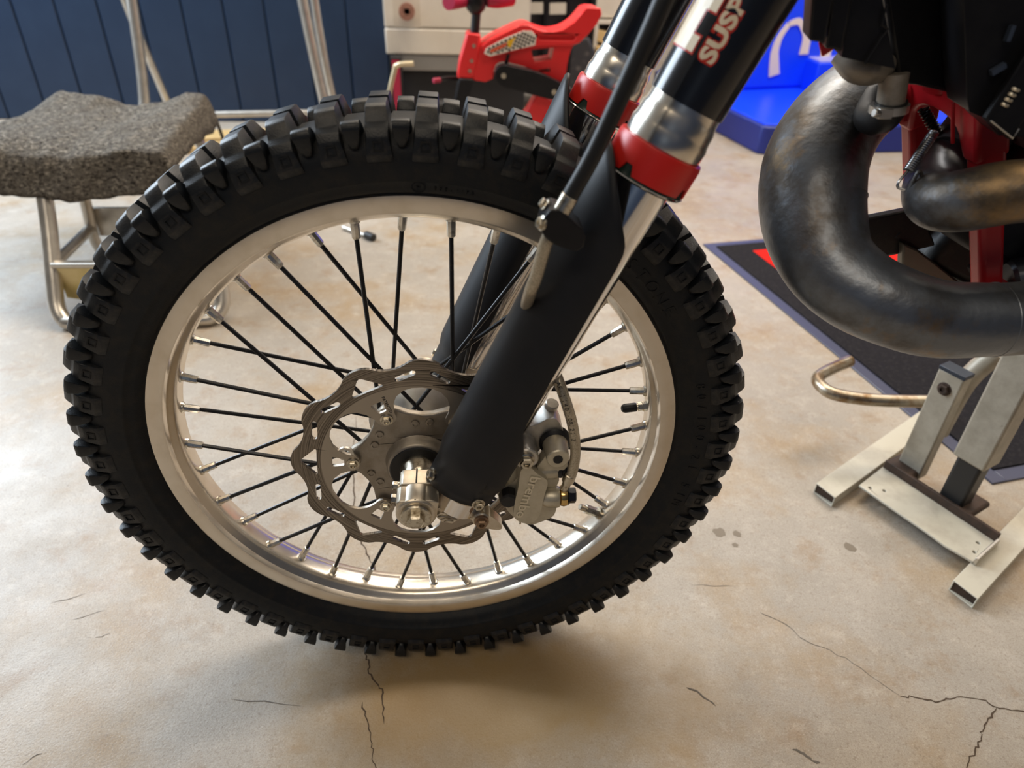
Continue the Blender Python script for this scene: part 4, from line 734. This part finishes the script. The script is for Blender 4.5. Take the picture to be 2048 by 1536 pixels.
# ================================================================== cream display cabinet and what hangs on it
cb = thing('display_cabinet', 'cream panelled cabinet with grey sill and black base behind the toy bike', 'cabinet', (0.1, 2.6, 0))
def K(g, nm, m, **k): o = g.build(nm, m, cb, **k); o.location = -Vec(cb.location); return o
K(G().box((0.06, 2.65, 0.98), (0.58, 0.30, 1.10)), 'upper_panel', M_cream, bevel=0.006)
K(G().box((0.06, 2.65, 0.380), (0.58, 0.30, 0.094)), 'lower_panel', M_cream, bevel=0.006)
K(G().box((0.07, 2.64, 0.300), (0.54, 0.27, 0.060)), 'sill', M_grey, bevel=0.004)
K(G().box((0.08, 2.66, 0.135), (0.52, 0.26, 0.266)), 'base', M_black, bevel=0.004)
ry = 2.475
rr = thing('tape_roll', 'copper coloured roll in a clear bag hung on the cream cabinet', 'roll', (-0.137, ry, 0.49))
G().lathe((0, 0.012, 0), (0, -1, 0), [(0, 0.012), (0, 0.031), (0.024, 0.031), (0.024, 0.012), (0, 0.012)], 32).build('roll', M_copper, rr)
m = bpy.data.materials.new('clear_plastic_bag'); m.use_nodes = True; pb = m.node_tree.nodes['Principled BSDF']; pb.inputs['Roughness'].default_value = 0.12; pb.inputs['Transmission Weight'].default_value = 1; pb.inputs['IOR'].default_value = 1.05; pb.inputs['Base Color'].default_value = (0.9, 0.88, 0.85, 1)
v = []; f = []
for i in range(9):
    for j in range(11):
        x = -0.052+0.104*i/8; z = -0.055+0.14*j/10; v.append((x, -0.020+0.006*mn.noise(Vec((x*40, z*40, 0))), z))
for i in range(8):
    for j in range(10): q = i*11+j; f.append((q, q+1, q+12, q+11))
bgm = G().add(v, f).build('clear_bag', m, rr); q = bgm.modifiers.new('thick', 'SOLIDIFY'); q.thickness = 0.0008
G().tube([(0, -0.02, 0.085), (0, -0.012, 0.10), (0, 0.028, 0.105)], 0.002, 8, 3).build('hook', M_alst, rr)
# slim box with crimson stripe and hooked rod in front of the cabinet
bx = thing('striped_box', 'narrow dark box with a crimson edge beside the cabinet base', 'box', (-0.19, 2.47, 0)); G().box((0, 0, 0.165), (0.045, 0.05, 0.33)).build('box_body', M_black, bx, bevel=0.003); G().box((0.0, -0.0255, 0.18), (0.030, 0.002, 0.28)).build('box_edge', M_mag, bx)
hk = G().tube([(-0.230, 2.08, 0.0), (-0.195, 2.0, 0.24), (-0.160, 1.99, 0.365), (-0.150, 1.985, 0.380), (-0.133, 1.98, 0.386), (-0.094, 1.975, 0.389)], 0.0085, 14, 5).build('hooked_rod', mat('pale_brass_rod', (0.66, 0.55, 0.36), 0.7, 0.4), None); tag(hk, 'thin pale metal rod with bent top standing left of the toy bike', 'rod')

# ================================================================== red toy balance bike
ty = thing('toy_balance_bike', 'red plastic toy balance bike with chequered sticker behind the front wheel', 'toy bike', (0.27, 1.75, 0))
def B(g, nm, m, par=None, **k):
    o = g.build(nm, m, par or ty, **k)
    if par is None: o.location = -Vec(ty.location)
    return o
bodyp = [(0.112, 0.478), (0.126, 0.487), (0.154, 0.506), (0.185, 0.520), (0.237, 0.544), (0.255, 0.547), (0.270, 0.545), (0.287, 0.537), (0.321, 0.528), (0.342, 0.528), (0.373, 0.535), (0.404, 0.554), (0.423, 0.575), (0.438, 0.594), (0.484, 0.593), (0.488, 0.576), (0.476, 0.550), (0.449, 0.519), (0.427, 0.498), (0.408, 0.490), (0.396, 0.449), (0.392, 0.383), (0.350, 0.394), (0.297, 0.418), (0.219, 0.436), (0.187, 0.441), (0.168, 0.428), (0.162, 0.377), (0.075, 0.389)]
win = [(0.281, 0.474), (0.336, 0.481), (0.351, 0.481), (0.345, 0.446), (0.294, 0.439), (0.284, 0.459)]
bd = B(G().plate(rnd(bodyp, 1), 1.735, 1.83, [win, [(0.301, 0.417), (0.342, 0.424), (0.343, 0.410), (0.310, 0.410)]]), 'toy_frame', M_tred, bevel=0.005, seg=2)
rimp = [(0.126, 0.484), (0.154, 0.504), (0.237, 0.543), (0.270, 0.545), (0.287, 0.537), (0.321, 0.528), (0.342, 0.528), (0.373, 0.535), (0.404, 0.554), (0.423, 0.575), (0.438, 0.594), (0.484, 0.593), (0.488, 0.576), (0.476, 0.550), (0.449, 0.519), (0.427, 0.498), (0.408, 0.491), (0.291, 0.485), (0.218, 0.468), (0.150, 0.450)]
B(G().plate(rimp, 1.722, 1.745, [[(0.300, 0.518), (0.343, 0.516), (0.408, 0.521), (0.414, 0.511), (0.407, 0.504), (0.302, 0.504)]]), 'toy_saddle_rim', M_tred, bevel=0.003)
dec = [(0.135, 0.464), (0.142, 0.479), (0.196, 0.507), (0.254, 0.529), (0.279, 0.529), (0.293, 0.513), (0.291, 0.490), (0.218, 0.473), (0.154, 0.456)]
B(G().plate(dec, 1.719, 1.7225), 'sticker', mat('sticker_white', (0.78, 0.72, 0.64), 0, 0.4), bevel=0.001)
g = G()      # chequer squares on the sticker, as flat print
def inside(x, z):
    c = False; n = len(dec)
    for i in range(n):
        (x0, z0), (x1, z1) = dec[i], dec[i-1]
        if (z0 > z) != (z1 > z) and x < (x1-x0)*(z-z0)/(z1-z0)+x0: c = not c
    return c
ca, sa = cos(0.42), sin(0.42); q = 0.0068
for i in range(-4, 30):
    for j in range(-6, 12):
        if (i+j) % 2: continue
        u_, w_ = 0.135+0, 0.464; cx, cz = u_+ca*i*q-sa*j*q, w_+sa*i*q+ca*j*q
        cs = [(cx+ca*a*q/2-sa*b*q/2, cz+sa*a*q/2+ca*b*q/2) for a, b in ((-1, -1), (1, -1), (1, 1), (-1, 1))]
        if all(inside(*p) for p in cs) and not (0.150 < cx < 0.222 and 0.3 < (cz-0.464-(cx-0.135)*0.44)/0.035 < 0.95): g.add([(x, 1.7186, z) for x, z in cs], [(0, 1, 2, 3)])
B(g, 'chequer_print', M_black, flat=True)
B(G().plate([(0.205, 0.500), (0.232, 0.512), (0.222, 0.496), (0.216, 0.482), (0.208, 0.484)], 1.7182, 1.7188), 'yellow_flash', M_yel, flat=True)
B(G().plate([(0.152, 0.474), (0.205, 0.497), (0.202, 0.486), (0.156, 0.466)], 1.7182, 1.7188), 'red_script_band', mat('orange_red_print', (0.75, 0.12, 0.05), 0, 0.4), flat=True)
hd = B(G().plate([(0.081, 0.519), (0.126, 0.515), (0.123, 0.487), (0.116, 0.442), (0.099, 0.388), (0.051, 0.391), (0.058, 0.437), (0.071, 0.479), (0.078, 0.499)], 1.725, 1.80), 'head_block', M_tred, bevel=0.006, seg=2)
for x, z in ((0.104, 0.484), (0.097, 0.442), (0.091, 0.413)): B(G().lathe((x, 1.725, z), (0, -1, 0), [(0, 0.006), (0.003, 0.005), (0.003, 0.001)], 12), 'frame_screw', M_bolt)
B(G().tube([(0.106, 1.76, 0.50), (0.113, 1.76, 0.575)], 0.014, 18), 'steering_stem', M_black)
B(G().lathe((0.110, 1.76, 0.566), (0.02, 0, 1), [(0, 0.014), (0.014, 0.028), (0.03, 0.032), (0.05, 0.030), (0.058, 0.02)], 24), 'stem_clamp', M_blk)
B(G().tube([(0.085, 1.76, 0.604), (0.055, 1.74, 0.600), (0.030, 1.70, 0.602)], [0.018, 0.019, 0.021], 18, 3), 'handlebar_grip', M_mag); B(G().tube([(0.145, 1.76, 0.604), (0.175, 1.77, 0.604), (0.22, 1.80, 0.607)], [0.019, 0.022, 0.022], 18, 3), 'handlebar_grip', M_mag)
sw = B(G().plate(rnd([(0.166, 0.405), (0.170, 0.425), (0.182, 0.435), (0.198, 0.438), (0.219, 0.434), (0.305, 0.418), (0.393, 0.380), (0.46, 0.335), (0.47, 0.31), (0.45, 0.295), (0.395, 0.330), (0.309, 0.347), (0.195, 0.374), (0.176, 0.384)], 1), 1.690, 1.725), 'swingarm', M_blk, bevel=0.006, seg=2)
for x, z in ((0.194, 0.407), (0.353, 0.362)): B(G().lathe((x, 1.690, z), (0, -1, 0), [(0, 0.009), (0.003, 0.008), (0.003, 0.001)], 14), 'arm_screw', M_bolt)
B(G().plate([(0.195, 0.425), (0.208, 0.428), (0.214, 0.462), (0.206, 0.462)], 1.728, 1.736), 'strut', M_blk)
B(G().plate([(0.305, 0.345), (0.366, 0.325), (0.354, 0.248), (0.31, 0.23), (0.246, 0.258), (0.272, 0.288)], 1.735, 1.80), 'foot_rest', M_tred, bevel=0.005)
for cx, nm in ((0.02, 'front_wheel'), (0.43, 'rear_wheel')):
    v = lathe_y([(0.105, -0.018), (0.150, -0.026), (0.158, -0.018), (0.160, 0), (0.158, 0.018), (0.150, 0.026), (0.105, 0.018), (0.105, -0.018)], 48); o = B(v, nm, M_rubb); o.location = Vec((cx, 1.765, 0.160))-Vec(ty.location)
    w = lathe_y([(0.012, -0.02), (0.030, -0.02), (0.030, -0.010), (0.100, -0.012), (0.106, -0.016), (0.106, 0.016), (0.03, 0.012), (0.012, 0.02)], 40).build('wheel_disc', M_grey if cx < 0.1 else M_blk, o)
B(G().plate([(0.005, 0.16), (0.035, 0.16), (0.105, 0.390), (0.060, 0.392)], 1.720, 1.732), 'toy_fork', M_blk, bevel=0.003); B(G().plate([(0.005, 0.16), (0.035, 0.16), (0.105, 0.390), (0.060, 0.392)], 1.796, 1.808), 'toy_fork', M_blk, bevel=0.003)
B(G().tube([(0.06, 1.76, 0.385), (0.02, 1.74, 0.388), (-0.005, 1.72, 0.387)], 0.006, 10, 3), 'brake_lever', M_blk); B(G().cyl((0.0, 1.72, 0.387), (-0.022, 1.71, 0.386), 0.008, 12, bev=0.001), 'lever_tip', M_mag)

# ================================================================== shelving, cartons and cream unit further back
rk = thing('storage_rack', 'dark shelving rack with two cream labels behind the toy bike seat', 'rack', (0.55, 3.1, 0))
def Q(g, nm, m, **k): o = g.build(nm, m, rk, **k); o.location = -Vec(rk.location); return o
for x in (0.335, 0.362, 0.470, 0.580, 0.690): Q(G().box((x, 3.05, 0.75), (0.016, 0.05, 1.5)), 'rack_post', M_alst if x < 0.35 else M_blk, bevel=0.002)
Q(G().box((0.51, 3.25, 0.78), (0.37, 0.30, 1.40)), 'rack_bin', mat('dark_bin', (0.018, 0.016, 0.022), 0, 0.45, (0.05, 0.04, 0.045), 15, (0.5, 0.7)), bevel=0.004)
for z in (0.20, 0.60): Q(G().box((0.51, 3.06, z), (0.36, 0.06, 0.02)), 'rack_shelf', M_blk, bevel=0.002)
for x in (0.419, 0.526): Q(G().box((x, 3.02, 0.456), (0.076, 0.003, 0.047), Matrix.Rotation(-0.04, 3, 'Y')), 'shelf_label', M_cream)
Q(G().box((0.28, 3.12, 0.45), (0.13, 0.10, 0.7)), 'grey_side_panel', M_grey, bevel=0.003)
sp = G().box((0.268, 2.95, 0.50), (0.014, 0.02, 0.26), Matrix.Rotation(0.22, 3, 'Y')).build('cream_strap', M_cream, bevel=0.002); sp.location = (0.0, 0, 0); tag(sp, 'short cream printed strip hanging behind the toy handlebar', 'strip')
un = thing('cream_unit', 'cream drawer unit with an open cubby right of the dark rack', 'cabinet', (0.82, 3.15, 0))
def Z_(g, nm, m, **k): o = g.build(nm, m, un, **k); o.location = -Vec(un.location); return o
Z_(G().box((0.80, 3.18, 0.85), (0.19, 0.3, 0.86)), 'unit_top', M_cream, bevel=0.003)
Z_(G().box((0.712, 3.15, 0.20), (0.018, 0.3, 0.40)).box((0.885, 3.15, 0.20), (0.018, 0.3, 0.40)).box((0.80, 3.15, 0.405), (0.19, 0.3, 0.016)), 'cubby_frame', M_cream, bevel=0.002)
Z_(G().box((0.80, 3.29, 0.20), (0.16, 0.01, 0.38)), 'cubby_back', M_black)
Z_(G().box((0.755, 3.06, 0.340), (0.075, 0.12, 0.05), Matrix.Rotation(0.25, 3, 'Y')), 'tan_parcel', M_wood, bevel=0.003); Z_(G().box((0.730, 3.02, 0.26), (0.03, 0.1, 0.09)), 'tan_parcel', M_wood, bevel=0.003)
jk = G().plate([(0.56, 0.0), (0.70, 0.0), (0.69, 0.30), (0.66, 0.36), (0.58, 0.34)], 2.86, 2.98).build('tool_bag', mat('dark_tool_bag', (0.022, 0.022, 0.028), 0, 0.6, (0.10, 0.09, 0.09), 30, (0.56, 0.70)), bevel=0.015, seg=3); tag(jk, 'dark lumpy tool bag on the floor under the toy bike seat', 'bag')

# ================================================================== blue display stand
bl = thing('blue_display', 'bright blue plastic display stand with white lettering behind the fork', 'display stand', (1.9, 2.9, 0))
def D(g, nm, m, **k): o = g.build(nm, m, bl, **k); o.location = -Vec(bl.location); return o
def prism(poly, z0, z1, poly2=None): 
    n = len(poly); poly2 = poly2 or poly; g = G(); return g.add([(x, y, z0) for x, y in poly]+[(x, y, z1) for x, y in poly2], [tuple(range(n-1, -1, -1)), tuple(range(n, 2*n))]+[(i, (i+1) % n, n+(i+1) % n, n+i) for i in range(n)])
D(prism([(1.345, 2.295), (2.6, 2.40), (2.6, 3.6), (1.15, 3.5), (1.15, 3.0), (1.245, 2.665), (1.315, 2.310)], 0.0, 0.115), 'plinth', M_blue_shade, bevel=0.008)  # shaded blue for the sides; the lit top is a separate sheet
D(prism([(1.365, 2.312), (2.58, 2.41), (2.58, 3.58), (1.17, 3.48), (1.17, 3.0), (1.26, 2.67), (1.33, 2.322)], 0.112, 0.122), 'plinth_top', M_blue, bevel=0.003)
D(prism([(1.36, 2.945), (1.84, 3.06), (2.5, 3.2), (2.5, 3.5), (1.30, 3.45)], 0.12, 1.30), 'display_body', M_blue, bevel=0.02, seg=3)
D(prism([(1.795, 2.92), (2.4, 3.02), (2.4, 3.25), (1.785, 3.10)], 0.12, 0.262), 'side_step', M_blue, bevel=0.008)
D(prism([(1.800, 2.925), (2.39, 3.03), (2.39, 3.24), (1.795, 3.09)], 0.262, 0.268), 'step_top', mat('pale_blue_plastic', (0.35, 0.36, 0.75), 0, 0.4), bevel=0.002)
# white rounded letter shapes on its front
def face(x, z, off=0.004): y = 2.945+(x-1.36)*0.2396; return Vec((x, y-off, z))
def strip(P, w0, w1=None):
    Q_ = smooth_path([Vec((x, 0, z)) for x, z in P], 6); g = G(); v = []; f = []; n = len(Q_)
    for i, p in enumerate(Q_):
        t = (Q_[min(i+1, n-1)]-Q_[max(i-1, 0)]).normalized(); s = Vec((-t.z, 0, t.x)); w = w0+(w1-w0)*i/(n-1) if w1 is not None else w0
        for o in (0.006, -0.001):
            for e in (1, -1): q_ = p+s*w/2*e; v.append(face(q_.x, q_.z, o))
    for i in range(n-1):
        a = i*4; b = a+4; f += [(a, a+1, b+1, b), (a, b, b+2, a+2), (a+1, a+3, b+3, b+1)]
    return g.add(v, f)
D(strip([(1.620, 0.187), (1.602, 0.255), (1.595, 0.30), (1.605, 0.36), (1.640, 0.415)], 0.058, 0.022), 'letter_stem', M_wht, flat=True)
D(strip([(1.640, 0.415), (1.690, 0.425), (1.725, 0.400), (1.755, 0.355), (1.76, 0.28)], 0.022, 0.05), 'letter_arch', M_wht, flat=True)
D(strip([(1.900, 0.20), (1.885, 0.30), (1.880, 0.45)], 0.056), 'letter_stem', M_wht, flat=True)
